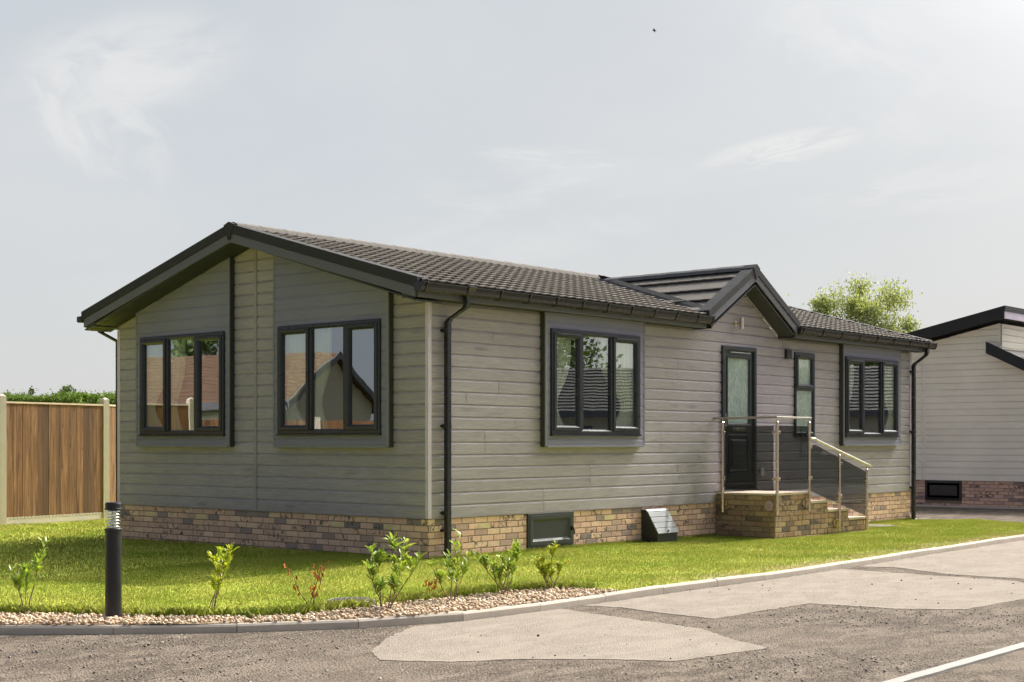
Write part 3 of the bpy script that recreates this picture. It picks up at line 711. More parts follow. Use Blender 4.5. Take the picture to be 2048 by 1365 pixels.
M['steelbead'] = plain('grey glazing bead', (.30, .31, .33), .4)
def third(a, b): w = b-a; return [a, a+.325*w, a+.665*w, b]
for a, b in gw: window(a, b, WB, WT, third(a, b), (1, 0, 1), TG, BAY)
for a, b in lw: window(a, b, WB, WT-.02, third(a, b), (1, 0, 1), TL, BAY)
# narrow bathroom window, opening top light
mb = MB(); mb.ring(NW[0], NW[1], NW[2], NW[3], [(i, .02+q) for i, q in FR], TL); mb.ubox(NW[0]+.055, NW[1]-.055, 2.13, 2.19, -.01, .046, TL)
mb.ubox(NW[0]-.006, NW[1]+.006, NW[2]-.02, NW[2]-.0005, .02, .06, TL); wf = mb.build('window', 'frame', HOUSE)
mb = MB(); mb.ring(NW[0]+.035, NW[1]-.035, 2.165, NW[3]-.04, [(p, .02+q) for p, q in SH], TL); mb.build('sash', 'frame', wf)
mb = MB(); mb.ubox(NW[0]+.08, NW[1]-.08, NW[3]-.075, NW[3]-.05, .062, .078, TL); mb.build('trickle_vent', 'frame', wf, bev=.004)
mb = MB(); mb.ubox(NW[0]+.085, NW[1]-.085, 2.215, NW[3]-.09, .012, .018, TL); mb.build('pane', 'frost', wf)
mb = MB(); mb.ubox(NW[0]+.055, NW[1]-.055, NW[2]+.055, 2.135, .012, .018, TL); mb.build('pane', 'frost', wf)

# front door
d0, d1, dz0, dz1 = DOOR; o_ = .02
mb = MB(); mb.ring(d0, d1, dz0-.06, dz1, [(0, -.02), (0, .045), (.008, .052), (.055, .052), (.07, .035), (.075, -.03)], TL)
dr = mb.build('door', 'frame', HOUSE)
mb = MB(); mb.ubox(d0+.075, d1-.075, dz0+.01, dz0+.98, -.03, .02, TL); mb.ubox(d0+.075, d0+.17, dz0+.98, dz1-.07, -.03, .02, TL); mb.ubox(d1-.17, d1-.075, dz0+.98, dz1-.07, -.03, .02, TL); mb.ubox(d0+.17, d1-.17, dz1-.17, dz1-.07, -.03, .02, TL)
mb.ring(d0+.20, d1-.20, dz0+.26, dz0+.83, [(0, .02), (.012, .034), (.03, .034), (.042, .018), (.075, .018), (.09, .032), (.11, .036)], TL); mb.ubox(d0+.31, d1-.31, dz0+.37, dz0+.72, .02, .036, TL)
mb.build('door_leaf', 'door', dr)
mb = MB(); mb.ubox(d0+.168, d1-.168, dz0+1.0, dz1-.17, .0, .006, TL); mb.build('pane', 'frost', dr)
mb = MB(); mb.ring(d0+.15, d1-.15, dz0+.965, dz1-.15, [(0, .02), (.004, .032), (.022, .03), (.03, .004)], TL); mb.build('glazing_bead', 'door', dr)
mb = MB(); mb.ubox(d0+.30, d1-.30, dz0+.88, dz0+.925, .02, .032, TL); mb.build('letter_plate', 'steel', dr, bev=.004)
mb = MB(); mb.ubox(d0+.095, d0+.125, dz0+.92, dz0+1.14, .02, .034, TL); mb.tube([TL(d0+.11, dz0+1.06, .03), TL(d0+.11, dz0+1.06, .075), TL(d0+.24, dz0+1.06, .075)], .010, 8); mb.build('handle', 'steel', dr)
mb = MB(); mb.ubox(d0+.08, d1-.08, dz0+.06, dz0+.10, .02, .05, TL); mb.ubox(d0+.01, d1-.01, dz0-.05, dz0+.01, .0, .085, TL); mb.build('threshold', 'black', dr, bev=.006)
mb = MB(); mb.ubox(d0+.20, d1-.20, dz1-.10, dz1-.085, .052, .068, TL); mb.build('trickle_vent', 'steelbead', dr, bev=.003)

# small wall fittings
mb = MB(); mb.ubox(7.96, 8.12, 2.62, 2.765, .018, .065, TL)
for k in range(4): mb.ubox(7.97, 8.11, 2.64+k*.03, 2.648+k*.03, .065, .075, TL)
mb.build('extractor_vent', 'black', HOUSE, bev=.004)
mb = MB(); mb.tube([TL(6.56, 2.99, .105), TL(6.56, 3.16, .105)], .032, 20); mb.tube([TL(6.54, 3.075, .015), TL(6.54, 3.075, .08)], .018, 12); mb.tube([TL(6.52, 3.075, .012), TL(6.52, 3.075, .03)], .045, 20)
pl = mb.build('porch_light', 'steel', HOUSE, bev=.002)
mb = MB(); mb.ubox(7.22, 7.32, .80, .92, .018, .045, TL); mb.build('outdoor_socket', 'white', HOUSE, bev=.005)

# brick skirt: every brick its own raised block
def bricks(mb, u0, u1, z0, z1, T, out=.006, ztop=None, skip=(), seed=5):
    rr = random.Random(seed); zt = z1 if ztop is None else ztop
    k = 0
    while zt-k*.075 > z0:
        hi = min(zt-k*.075-.005, z1-.002); lo = max(zt-(k+1)*.075+.005, z0); k += 1
        if hi-lo < .01: continue
        off = .1125 if k % 2 else 0; j = int(math.floor((u0-off)/.225))-1
        while off+j*.225 < u1:
            a = max(off+j*.225+.005, u0); b = min(off+(j+1)*.225-.005, u1); j += 1
            if b-a < .02: continue
            if any(b > s[0] and a < s[1] and hi > s[2] and lo < s[3] for s in skip):
                pieces = []
                for s in skip:
                    if b > s[0] and a < s[1] and hi > s[2] and lo < s[3]:
                        if s[0]-a > .03: pieces.append((a, s[0]-.004))
                        if b-s[1] > .03: pieces.append((s[1]+.004, b))
            else: pieces = [(a, b)]
            for p, q in pieces:
                oo = out+rr.uniform(-.0015, .0015); e = .004
                vs = [T(p, lo, -.02), T(q, lo, -.02), T(q, hi, -.02), T(p, hi, -.02), T(p, lo, oo-e), T(q, lo, oo-e), T(q, hi, oo-e), T(p, hi, oo-e),
                      T(p+e, lo+e, oo), T(q-e, lo+e, oo), T(q-e, hi-e, oo), T(p+e, hi-e, oo)]
                mb.add(vs, [(0, 1, 5, 4), (1, 2, 6, 5), (2, 3, 7, 6), (3, 0, 4, 7), (4, 5, 9, 8), (5, 6, 10, 9), (6, 7, 11, 10), (7, 4, 8, 11), (8, 9, 10, 11)])
HATCH = (1.74, 2.65, .0, Z0-.012)
AIRG = [5.3375, 4.2125, 1.5125, .6125]; AIRL = [.95, 3.425, 4.9, 9.6]
airs_g = [(u-.1125, u+.1125) for u in AIRG]
zr2 = Z0-.013
mb = MB(); bricks(mb, 0.0, WD, -.3, Z0-.012, TG, ztop=zr2, seed=2); mb.build('brick_skirt', 'brick', HOUSE)
mb = MB(); bricks(mb, 0.0, LN, -.3, Z0-.012, TL, ztop=zr2, skip=[HATCH], seed=3); mb.build('brick_skirt', 'brick', HOUSE)
mb = MB(); mb.box((.012, .012, -.3), (LN, WD, Z0-.014)); mb.box((.0, 0.0, -.3), (.02, WD, Z0-.015)); mb.box((.0, .0, -.3), (LN, .02, Z0-.0155)); mb.build('mortar', 'mortar', HOUSE)
def airbrick(u, T):
    mb = MB(); zc = zr2-.075-.0375; mb.ubox(u-.107, u+.107, zc-.032, zc+.032, -.01, .0085, T)
    for k in range(5): mb.ubox(u-.10, u+.10, zc-.026+k*.0125, zc-.020+k*.0125, .0085, .013, T)
    mb.build('air_brick', 'airbrick', HOUSE)
for u in AIRG: airbrick(u-.0, TG)
for u in AIRL: airbrick(u, TL)

# access hatch
mb = MB(); mb.ring(HATCH[0], HATCH[1], .0, Z0-.014, [(0, -.01), (0, .022), (.006, .028), (.055, .028), (.065, .018), (.075, .012)], TL)
mb.ring(HATCH[0]+.03, HATCH[1]-.03, .03, Z0-.04, [(0, .028), (.004, .036), (.05, .036), (.075, .018), (.082, .014)], TL); mb.ubox(HATCH[0]+.07, HATCH[1]-.07, .07, Z0-.09, .0, .015, TL)
h = mb.build('access_hatch', 'hatch', HOUSE)
mb = MB(); mb.ubox(2.575, 2.605, .19, .25, .036, .06, TL); mb.tube([TL(2.59, .24, .06), TL(2.60, .19, .07), TL(2.615, .14, .06)], .008, 6); mb.build('handle', 'black', h, bev=.003)

# ------------------------------------------------------------------ roofs
def tile_slope(name, along, top, bot, u0, u1, flipn, keep=None, cp=.272, wp=.165, wk=1.0, parent=HOUSE, m='roof'):
    """along: unit vector of eave; top/bot: (point on ridge, point at eave) at u=0; heightfield of concave pans with stepped courses"""
    A = Vector(along); Tp = Vector(top); Bp = Vector(bot); D = Tp-Bp; L = D.length; D.normalize(); Nn = A.cross(D).normalized()
    if Nn.z < 0: Nn = -Nn
    cs = [0, .06, .14, .32, .5, .68, .86, .94]; us = []
    k = math.floor(u0/wp)
    while k*wp < u1:
        us += [(k+c)*wp for c in cs if u0 <= (k+c)*wp <= u1]; k += 1
    us = [u0]+us+[u1]
    def wave(u):
        c = (u/wp) % 1.0
        if c < .06: return .012
        if c < .14: return .012*(1-(c-.06)/.08)
        if c > .94: return .012*(c-.94)/.06
        return .007*(1-math.sin(math.pi*(c-.14)/.8))
    ss = []; n = int(math.ceil(L/cp))
    for i in range(n):
        a = i*cp; b = min((i+1)*cp, L)
        ss += [(a+.07, .000, 1), (a, .030, 1), (a, .056, 1), (a+.04, .050, 1), ((a+b)/2, .022, 1), (min(b+.065, L), .000, 1)]
    V = []; 
    for s_, h, w in ss:
        for u in us:
            p = Bp + A*u + D*s_ + Nn*(h*(min(cp/.34, 1.0) if wk == 1.0 else .62) + (wave(u) if w else wave(u)*.6)*wk); V.append(p[:])
    V = np.array(V); nu = len(us); F = []
    for i in range(len(ss)-1):
        for j in range(nu-1):
            if keep:
                c = (Vector(V[i*nu+j])+Vector(V[(i+1)*nu+j+1]))/2
                if not keep(c): continue
            F.append((i*nu+j, i*nu+j+1, (i+1)*nu+j+1, (i+1)*nu+j))
    return np_mesh(name, V, np.array(F), m, parent)
VG = -.45; XE = LN+.33; ZR, ZE = 4.005, 3.085; YE = -.285
slope = (ZR-ZE)/(HR-YE)
zc_f = lambda x: 3.90 - CS*abs(x-XC)                       # dormer roof surface
def keep_main(c): return not (zc_f(c.x) > c.z+.05 and c.y < 2.45)
roof = thing('roof', None, None); roof.parent = HOUSE
tile_slope('roof_tiles', (1, 0, 0), (0, HR, ZR), (0, YE, ZE), VG+.05, XE-.05, 1, keep_main, parent=roof)
mb = MB(); mb.add([(VG+.05, HR, ZR), (XE-.05, HR, ZR), (XE-.05, WD+.285, ZE), (VG+.05, WD+.285, ZE)], [(0, 1, 2, 3)]); mb.build('rear_tiles', 'roof', roof)
# ridge caps: overlapping segments
M['ridge'] = plain('lichen dusted ridge cap', (.165, .148, .13), .9, var=.15, nscale=5, bmp=.6, bscale=300)
mb = MB(); x = VG+.05
while x < XE-.06:
    x1 = min(x+.40, XE-.05)
    pr = [(-.13, -.045), (-.10, .008), (-.03, .036), (.03, .036), (.10, .008), (.13, -.045)]
    vs = [(x, HR+a, ZR+.045+b+.002) for a, b in pr]+[(x1+.004, HR+a, ZR+.045+b-.001) for a, b in pr]
    mb.add(vs, [(i, i+1, i+7, i+6) for i in range(5)]+[tuple(range(6)), tuple(range(6, 12))]); x = x1
mb.build('ridge_cap', 'ridge', roof)
# underside deck
mb = MB()
for sgn, y0 in ((-1, YE+.05), (1, WD-YE-.05)):
    pass
# main barge boards and verge caps, both ends
def verge(T, uc, ua, ub, ztop, zfa, o0, parent, half=None, capk=.118, fask=.115, und=.0, ap=.10):
    """chevron of cap + fascia. T(u,z,o). feet at ua<uc<ub. returns"""
    sl = (ztop-zfa)/(uc-ua)
    for s_, uf in ((-1, ua), (1, ub)):
        dz = lambda u: ztop - sl*abs(u-uc)
        lo = capk
        foot = uf
        mb = MB(); mb.prism([(uc, ztop), (foot, dz(foot)), (foot-s_*(-.0), dz(foot)-lo), (uc, ztop-lo)], o0, o0-.055, T)
        mb.prism([(uc, ztop), (foot, dz(foot)), (foot, dz(foot)-.018), (uc, ztop-.018)], o0-.055, o0-.20, T)
        mb.build('verge_cap', 'cap', parent, bev=.004)
        f2 = uf + (-s_)*.045
        mb = MB(); mb.prism([(uc, ztop-lo-.002), (f2, dz(f2)-lo-.002), (f2, dz(f2)-lo-fask), (uc, ztop-lo-fask)], o0-.012, o0-.040, T)
        mb.build('bargeboard', 'fascia', parent, bev=.003)
    w = ap; sl2 = sl
    mb = MB(); mb.prism([(uc, ztop+.022), (uc+w, ztop-sl*w+.012), (uc+.018, ztop-lo-.09), (uc-.018, ztop-lo-.09), (uc-w, ztop-sl*w+.012)], o0+.008, o0-.06, T)
    mb.prism([(uc, ztop+.022), (uc+w, ztop-sl*w+.012), (uc+w, ztop-sl*w-.01), (uc, ztop), (uc-w, ztop-sl*w-.01), (uc-w, ztop-sl*w+.012)], o0-.06, o0-.28, T)
    mb.build('apex_cap', 'cap', parent, bev=.003)
verge(TG, HR, -.265, WD+.265, 4.065, 3.15, -VG, roof)
def TF(u, z, o): return (LN+o, u, z)
verge(TF, HR, -.265, WD+.265, 4.065, 3.15, XE-LN, roof)
# sloping verge soffits (gable end and far end), eaves box soffit, fascias
mb = MB()
for s_ in (-1, 1):
    yf = HR+s_*(HR+.215); zf = lambda y: 3.838-.2915*abs(y-HR)
    mb.add([(VG+.03, HR, zf(HR)), (.0, HR, zf(HR)), (.0, yf, zf(yf)), (VG+.03, yf, zf(yf)), (VG+.03, HR, zf(HR)+.02), (0, HR, zf(HR)+.02), (0, yf, zf(yf)+.02), (VG+.03, yf, zf(yf)+.02)],
           [(0, 1, 2, 3), (4, 5, 6, 7), (0, 3, 7, 4), (1, 2, 6, 5), (2, 3, 7, 6)])
    # grooves between soffit planks, running along the slope
    for k in range(1, 4):
        xg = VG+.03+k*.105
        mb.add([(xg, HR, zf(HR)-.003), (xg+.012, HR, zf(HR)-.003), (xg+.012, yf, zf(yf)-.003), (xg, yf, zf(yf)-.003), (xg, HR, zf(HR)-.0005), (xg+.012, HR, zf(HR)-.0005), (xg+.012, yf, zf(yf)-.0005), (xg, yf, zf(yf)-.0005)], [(0, 1, 2, 3), (0, 3, 7, 4), (1, 2, 6, 5), (2, 3, 7, 6)])
mb.build('verge_soffit', 'soffit', roof)
DX0, DX1 = 5.40, 7.87
mb = MB()
for a, b in ((VG+.04, DX0), (DX1, XE-.04)): mb.box((a, -.22, 2.936), (b, .0, 2.950))
mb.box((VG+.04, WD, 2.936), (XE-.04, WD+.22, 2.95)); mb.build('eaves_soffit', 'soffit', roof)
mb = MB()
for a, b in ((VG+.045, 3.9), (3.903, DX0), (DX1, XE-.045)): mb.box((a, -.245, 2.928), (b, -.221, 3.075))
mb.box((VG+.045, WD+.221, 2.928), (XE-.045, WD+.245, 3.075)); mb.build('fascia', 'fascia', roof, bev=.003)
for ya, yb in ((-.225, .02), (WD-.02, WD+.225)): mb = MB(); mb.box((VG+.045, ya, 2.929), (VG+.07, yb, 3.06)); mb.build('box_end', 'fascia', roof)
mb = MB(); mb.box((.02, .03, 2.951), (LN-.02, WD-.03, 2.96)); mb.build('ceiling_deck', 'room', roof)
# wall top trims below the verge soffit
# dormer roof
dorm = thing('dormer_roof', None, None); dorm.parent = HOUSE
YF = -.32; zc0 = 3.875; sd_ = 1.20
def kd(s): 
    def f(c): return c.z > ZE + slope*(c.y-YE) - .0 + .02 if c.y > YE+.02 else True
    return f
foot_z = zc0-CS*1.235
tile_slope('roof_tiles', (0, 1, 0), (XC, 0, zc0), (XC-1.235, 0, foot_z), YF+.06, 3.0, 1, kd(0), parent=dorm, wp=.2, cp=.37, wk=.35)
tile_slope('roof_tiles', (0, 1, 0), (XC, 0, zc0), (XC+1.235, 0, foot_z), YF+.06, 3.0, 1, kd(0), parent=dorm, wp=.2, cp=.37, wk=.35)
verge(TL, XC, XC-1.28, XC+1.28, 3.925, 3.925-.585*1.28, -YF, dorm, capk=.115, fask=.115, ap=.09)
M['capgrey'] = plain('grey ridge flashing', (.085, .085, .085), .7, var=.15, bmp=.4, bscale=300)
mb = MB(); y = YF+.2
while y < 2.55:
    y1 = min(y+.45, 2.56)
    pr = [(-.12, -.055), (-.085, .0), (-.02, .036), (.02, .036), (.085, .0), (.12, -.055)]
    vs = [(XC+a, y, zc0+.03+b) for a, b in pr]+[(XC+a, y1+.015, zc0+.03+b+.005) for a, b in pr]
    mb.add(vs, [(i, i+1, i+7, i+6) for i in range(5)]+[tuple(range(6)), tuple(range(6, 12))]); y = y1
mb.build('ridge_cap', 'capgrey', dorm)
mb = MB()                                                    # valley flashing
def zmain(y): return ZE+slope*(y-YE)
for s_ in (-1, 1):
    P0 = Vector((XC+s_*1.17, (zc0-CS*1.17-ZE)/slope+YE, 0)); P0.z = zmain(P0.y); P1 = Vector((XC, (zc0-ZE)/slope+YE, zc0))
    d = (P1-P0).normalized(); P1 = P1 + d*.0
    P0 = Vector((XC+s_*1.235, YE+.02, ZE+.01))
    w = .075; 
    for q, dz in ((1, 0),):
        side1 = Vector((s_*1, 0, 0))*w*.5; side2 = Vector((-s_*1, 0, CS*.9))*w
        mb.add([P0+side1+Vector((0, 0, .035)), P0+Vector((0, 0, .075)), P0+side2+Vector((0, 0, .09)), P1+side1+Vector((0, 0, .035)), P1+Vector((0, 0, .075)), P1+side2+Vector((0, 0, .09))], [(0, 1, 4, 3), (1, 2, 5, 4)])
mb.build('valley_flashing', 'cap', dorm)
mb = MB(); 
for s_ in (-1, 1):                                           # sloping soffit of the dormer
    zf = lambda x: 3.63-CS*abs(x-XC); xf = XC+s_*1.19
    mb.add([(XC, YF+.03, zf(XC)), (XC, 0, zf(XC)), (xf, 0, zf(xf)), (xf, YF+.03, zf(xf)), (XC, YF+.03, zf(XC)+.02), (XC, 0, zf(XC)+.02), (xf, 0, zf(xf)+.02), (xf, YF+.03, zf(xf)+.02)], [(0, 1, 2, 3), (4, 5, 6, 7), (0, 3, 7, 4), (1, 2, 6, 5), (2, 3, 7, 6)])
    mb.box((min(xf, xf-s_*.03), YF+.03, 2.925), (max(xf, xf-s_*.03), .0, zf(xf)+.25))
    for k in range(1, 3):
        yg = YF+.03+k*.10
        mb.add([(XC, yg, zf(XC)-.003), (XC, yg+.01, zf(XC)-.003), (xf, yg+.01, zf(xf)-.003), (xf, yg, zf(xf)-.003)], [(0, 1, 2, 3)])
mb.build('dormer_soffit', 'soffit', dorm)
mb = MB()
for s_ in (-1, 1):
    zf = lambda x: 3.626-CS*abs(x-XC); a, b = XC+s_*.02, XC+s_*1.10
    mb.prism([(a, zf(a)), (b, zf(b)), (b, zf(b)-.022), (a, zf(a)-.022)], .0185, .03, TL)
mb.build('gable_trim', 'clad', dorm)
mb = MB(); ztr = 3.835
for a, b in ((.03, HR), (HR, WD-.03)):
    mb.prism([(a, SOF(a)+.004), (b, SOF(b)+.004), (b, SOF(b)-.016), (a, SOF(a)-.016)], .0185, .028, TG)
mb.build('gable_trim', 'joint', HOUSE)

# gutters with brackets
def gutter(x0, x1, brs, outlet, ends=(1, 1)):
    pr = [(y-.004, z-.016) for y, z in [(-.246, 3.092), (-.252, 3.03), (-.275, 3.004), (-.325, 3.000), (-.350, 3.018), (-.362, 3.050), (-.370, 3.088), (-.384, 3.092), (-.384, 3.102), (-.360, 3.100), (-.345, 3.03), (-.322, 3.008), (-.272, 3.012), (-.258, 3.04), (-.25, 3.092)]]
    mb = MB(); n = len(pr)
    mb.add([(x0, y, z) for y, z in pr]+[(x1, y, z) for y, z in pr], [(i, (i+1) % n, (i+1) % n+n, i+n) for i in range(n)])
    for xe, f in ((x0, ends[0]), (x1, ends[1])):
        if f: mb.prism([(y-(.006 if y < -.3 else -.004), z+(.006 if z > 3.05 else -.006)) for y, z in pr[:9]], xe-.015, xe+.015, lambda a, b, c: (c, a, b))
    gg = mb.build('gutter', 'gutter', HOUSE)
    for b in brs:
        mb = MB(); q = [(y-.004, z-.016) for y, z in [(-.246, 3.102), (-.246, 3.02), (-.268, 2.996), (-.328, 2.992), (-.358, 3.012), (-.372, 3.05), (-.392, 3.088), (-.392, 3.108), (-.35, 3.108)]]
        w = .009 if b not in outlet else .06
        mb.prism(q, b-w, b+w, lambda a, b_, c: (c, a, b_)); mb.build('bracket', 'gutter', gg, bev=.002)
    return gg
XO, XP = .33, .235
gutter(-.47, DX0, [-.40, XO] + [XO+.52*k for k in range(1, 10)], [XO], (1, 1))
gutter(DX1, XE-.04, [DX1+.08+.62*k for k in range(0, 7)]+[12.47], [12.47])
mb = MB(); mb.box((-.47, WD+.25, 3.0), (XE, WD+.36, 3.09)); mb.build('gutter', 'gutter', HOUSE, bev=.02)
def downpipe(pts, shoe, clips, x):
    mb = MB(); mb.sqtube(pts, .065, .065); d = mb.build('downpipe', 'pipe', HOUSE, bev=.008)
    for z in clips: mb = MB(); mb.box((x-.062, -.025, z-.012), (x+.062, -.018, z+.012)); mb.box((x-.04, -.11, z-.02), (x+.04, -.02, z+.02)); mb.build('pipe_clip', 'pipe', d, bev=.003)
downpipe([(XO, -.30, 3.02), (XO, -.30, 2.90), (XO-.0, -.285, 2.86), (XP+.02, -.10, 2.73), (XP, -.085, 2.69), (XP, -.085, -.1)], 0, (2.60, 1.5, .50, .30), XP)
downpipe([(12.47, -.30, 3.02), (12.47, -.30, 2.90), (12.46, -.285, 2.86), (12.42, -.10, 2.72), (12.415, -.075, 2.68), (12.415, -.075, -.05), (12.42, -.13, -.11)], 0, (2.58, 1.5, .50), 12.415)
mb = MB(); mb.sqtube([(-.12, WD+.30, 3.0), (-.12, WD+.28, 2.88), (.05, WD+.09, 2.74), (.05, WD+.08, -.2)], .065, .065); mb.build('downpipe', 'pipe', HOUSE)

# ------------------------------------------------------------------ brick steps
ST = thing('brick_steps', 'brick entrance steps with pale sandstone treads below the front door', 'steps')
SY = -1.0; segs = [(6.0, 7.0, .555), (7.0, 7.53, .415), (7.53, 8.17, .27), (8.17, 8.76, .125)]
mb = MB()
for i, (a, b, zt) in enumerate(segs):
    e = 0.0
    bricks(mb, a, b, -.25, zt, lambda u, z, o: (u, SY-o, z), ztop=.555, seed=20+i)
bricks(mb, SY, -.02, -.25, .555, lambda u, z, o: (6.0-o, u, z), ztop=.555, seed=30)
for i in range(4):
    a, b, zt = segs[i]; zl = segs[i+1][2] if i < 3 else -.25
    bricks(mb, SY, -.02, zl, zt, lambda u, z, o, b=b: (b+o, u, z), ztop=.555, seed=40+i)
mb.build('brickwork', 'brickold', ST)
mb = MB()
for a, b, zt in segs: mb.box((a+.004, SY+.004, -.25), (b-.004, -.025, zt-.003))
mb.build('mortar', 'mortar', ST)
for i, (a, b, zt) in enumerate(segs):
    mb = MB(); nn = 2
    mb.box((a-(.015 if i == 0 else -.001), SY-.015, zt), (b+.015, -.03, zt+.03))
    mb.build('tread', 'slab', ST, bev=.004)
settle(ST, (7.4, -.5, gf(7.4, -.5)))

# glass balustrade
BL = thing('glass_balustrade', 'stainless steel balustrade with grey tinted glass panels along the entrance steps', 'balustrade')
py = -1.055; px_ = 5.945
posts = [((px_, -.165), .30, 1.60), ((5.965, py), .28, 1.60), ((6.87, py), .30, 1.60), ((7.79, py), -.03, 1.12), ((8.67, py), -.05, .89)]
for (x, y), z0, z1 in posts:
    mb = MB(); mb.tube([(x, y, z0), (x, y, z1)], .0225, 16); mb.tube([(x, y, z1), (x, y, z1+.012)], [.0225, .010], 16); mb.tube([(x, y, z1), (x, y, z1+.055)], .007, 8)
    mb.build('post', 'steel', BL, smooth=False)
for k, ((x, y), z0, z1) in enumerate(posts[:4]):
    zz = z0+.13; d = (0, 1) if k else (1, 0); mb = MB()
    if k: 
        mb.tube([(x-.005+(-.06 if k == 1 else .0), SY-.018, zz), (x-.005+(-.06 if k == 1 else 0), SY-.010, zz)] if k != 1 else [(6.0-.018, SY+.09, zz), (6.0-.008, SY+.09, zz)], .075, 24)
        mb.tube([(x, SY-.01, zz-.035), (x, y, zz-.035)], .008, 8); mb.tube([(x, SY-.01, zz+.035), (x, y, zz+.035)], .008, 8)
        if k > 1: mb.tube([(x-.06, SY-.022, zz), (x-.06, SY-.01, zz)], .06, 24)
    else:
        mb.tube([(5.982, y+.0, zz), (5.994, y, zz)], .06, 24); mb.tube([(x, y, zz-.03), (5.99, y, zz-.03)], .008, 8); mb.tube([(x, y, zz+.03), (5.99, y, zz+.03)], .008, 8)
    mb.build('base_plate', 'steel', BL)
mb = MB()
zt = 1.655
mb.box((px_-.021, -.0, zt-.006), (px_+.021, py-.021, zt+.022)) if False else None
mb.box((px_-.021, py-.021, zt-.008), (px_+.021, -.02, zt+.022)); mb.build('handrail', 'railtop', BL, bev=.006)
mb = MB(); mb.box((px_+.0215, py-.021, zt-.008), (6.92, py+.021, zt+.022)); mb.build('handrail', 'railtop', BL, bev=.006)
mb = MB(); mb.tube([(6.87, py, 1.365), (7.03, py, 1.365), (7.12, py, 1.335), (8.78, py, .945), (8.84, py, .93)], .0185, 14); mb.build('handrail', 'railtop', BL, smooth=True)
def clamp(x, y, z, dx, dy):
    mb = MB(); mb.box((x+dx*.02-.012-abs(dy)*.006, y+dy*.02-.012-abs(dx)*.006, z-.02), (x+dx*.052+.012+abs(dy)*.006, y+dy*.052+.012+abs(dx)*.006, z+.02)); mb.build('glass_clamp', 'steel', BL, bev=.004)
for z in (.79, 1.45): clamp(px_, -.165, z, 0, -1); clamp(px_+.005, py, z, 0, 1); clamp(5.965, py, z, 1, 0); clamp(6.87, py, z, -1, 0)
for z in (.79, 1.24): clamp(6.87, py, z, 1, 0)
for q in ((7.79, py, .98, -1, 0), (7.79, py, .99, 1, 0), (7.79, py, .50, 1, 0), (7.79, py, .50, -1, 0), (8.67, py, .74, -1, 0), (8.67, py, .30, -1, 0)): clamp(*q)
def gpanel(poly, plane):
    mb = MB()
    if plane == 'x': mb.prism(poly, -.005, .005, lambda a, b, c: (px_+c, a, b))
    else: mb.prism(poly, -.005, .005, lambda a, b, c: (a, py+c, b))
    mb.build('glass_panel', 'tint', BL)
gpanel([(-.215, .625), (py+.05, .625), (py+.05, 1.545), (-.215, 1.545)], 'x')
gpanel([(6.01, .625), (6.825, .625), (6.825, 1.545), (6.01, 1.545)], 'y')
gpanel([(6.915, .60), (7.06, .56), (7.745, .39), (7.745, 1.09), (7.07, 1.27), (6.915, 1.27)], 'y')
gpanel([(7.835, .37), (8.625, .175), (8.625, .86), (7.835, 1.07)], 'y')
settle(BL, (7.3, py, gf(7.3, py)))

# ------------------------------------------------------------------ meter box
MT = thing('meter_box', 'sloping grey lidded meter box standing against the brick skirt', 'meter box')
a, b = 4.155, 4.63; zb = gf(4.4, -.2)-.02
pr = [(-.02, .385), (.075, .385), (.11, .345), (.275, .075), (.275, zb), (-.02, zb)]
mb = MB(); mb.prism(pr, a, b, lambda o, z, x: (x, -o, z)); mb.build('box_body', 'boxd', MT, bev=.008)
mb = MB()
mb.prism([(-.01, .388), (.078, .388), (.078, .400), (-.01, .400)], a-.008, b+.008, lambda o, z, x: (x, -o, z))
for k in range(4):
    t0, t1 = k/4+.008, (k+1)/4-.008
    p = lambda t, e: (.108+(.285-.108)*t+e*.86, .360+(.070-.360)*t+e*.5)
    q = [p(t0, .0), p(t1, .0), p(t1, .016), p(t0, .016)]
    mb.prism([(o, z) for o, z in q], a-.008, b+.008, lambda o, z, x: (x, -o, z))
q = [(.078, .388), (.108, .360), (.118, .372), (.085, .400)]; mb.prism(q, a-.008, b+.008, lambda o, z, x: (x, -o, z))
ml = mb.build('box_lid', 'boxg', MT, bev=.004)
mb = MB(); mb.tube([(4.39, -.283, .105), (4.39, -.300, .114)], .012, 10); mb.build('lock', 'black', ml)
settle(MT, (4.4, -.15, zb))

# concrete pad at the foot of the steps
mb = MB(); mb.box((8.80, -.72, -.3), (10.4, -.03, gf(9.5, -.5)+.006)); o = mb.build('path', 'screed'); tag(o, 'pale concrete pad beyond the entrance steps', kind='structure')

# ------------------------------------------------------------------ curtains seen faintly behind the glass
def curtain(T, u, w, label, tie=1):
    mb = MB(); nn = 26; vs = []
    for zi in range(13):
        z = 2.74-(2.74-1.42)*zi/12; t = zi/12; ww = w*(1-.62*math.exp(-((t-.72)/.24)**2))
        for k in range(nn+1):
            s_ = k/nn; uu = u+(ww*s_ if tie > 0 else -ww*s_); vs.append(T(uu, z, .045+.022*math.sin(s_*w/.055*3.14)))
    mb.add(vs, [(i*(nn+1)+k, i*(nn+1)+k+1, (i+1)*(nn+1)+k+1, (i+1)*(nn+1)+k) for i in range(12) for k in range(nn)])
    o = mb.build('curtain', 'curtain', smooth=True); so_ = o.modifiers.new('s', 'SOLIDIFY'); so_.thickness = .004
    base = Vector(T(u, 1.42, .045)); me = o.data; me.transform(Matrix.Translation(-base)); o.location = base
    tag(o, label, 'curtain', 'cream curtains behind the windows'); return o
curtain(TG, 5.40, .55, 'cream tied curtain at the left side of the leftmost gable window', -1)
curtain(TG, 4.82, .30, 'narrow cream curtain behind the middle pane of the leftmost gable window', -1)
curtain(TG, 2.46, .62, 'cream tied curtain at the left side of the gable window nearest the corner', -1)
curtain(TG, 1.86, .28, 'narrow cream curtain behind the middle pane of the gable window nearest the corner', -1)
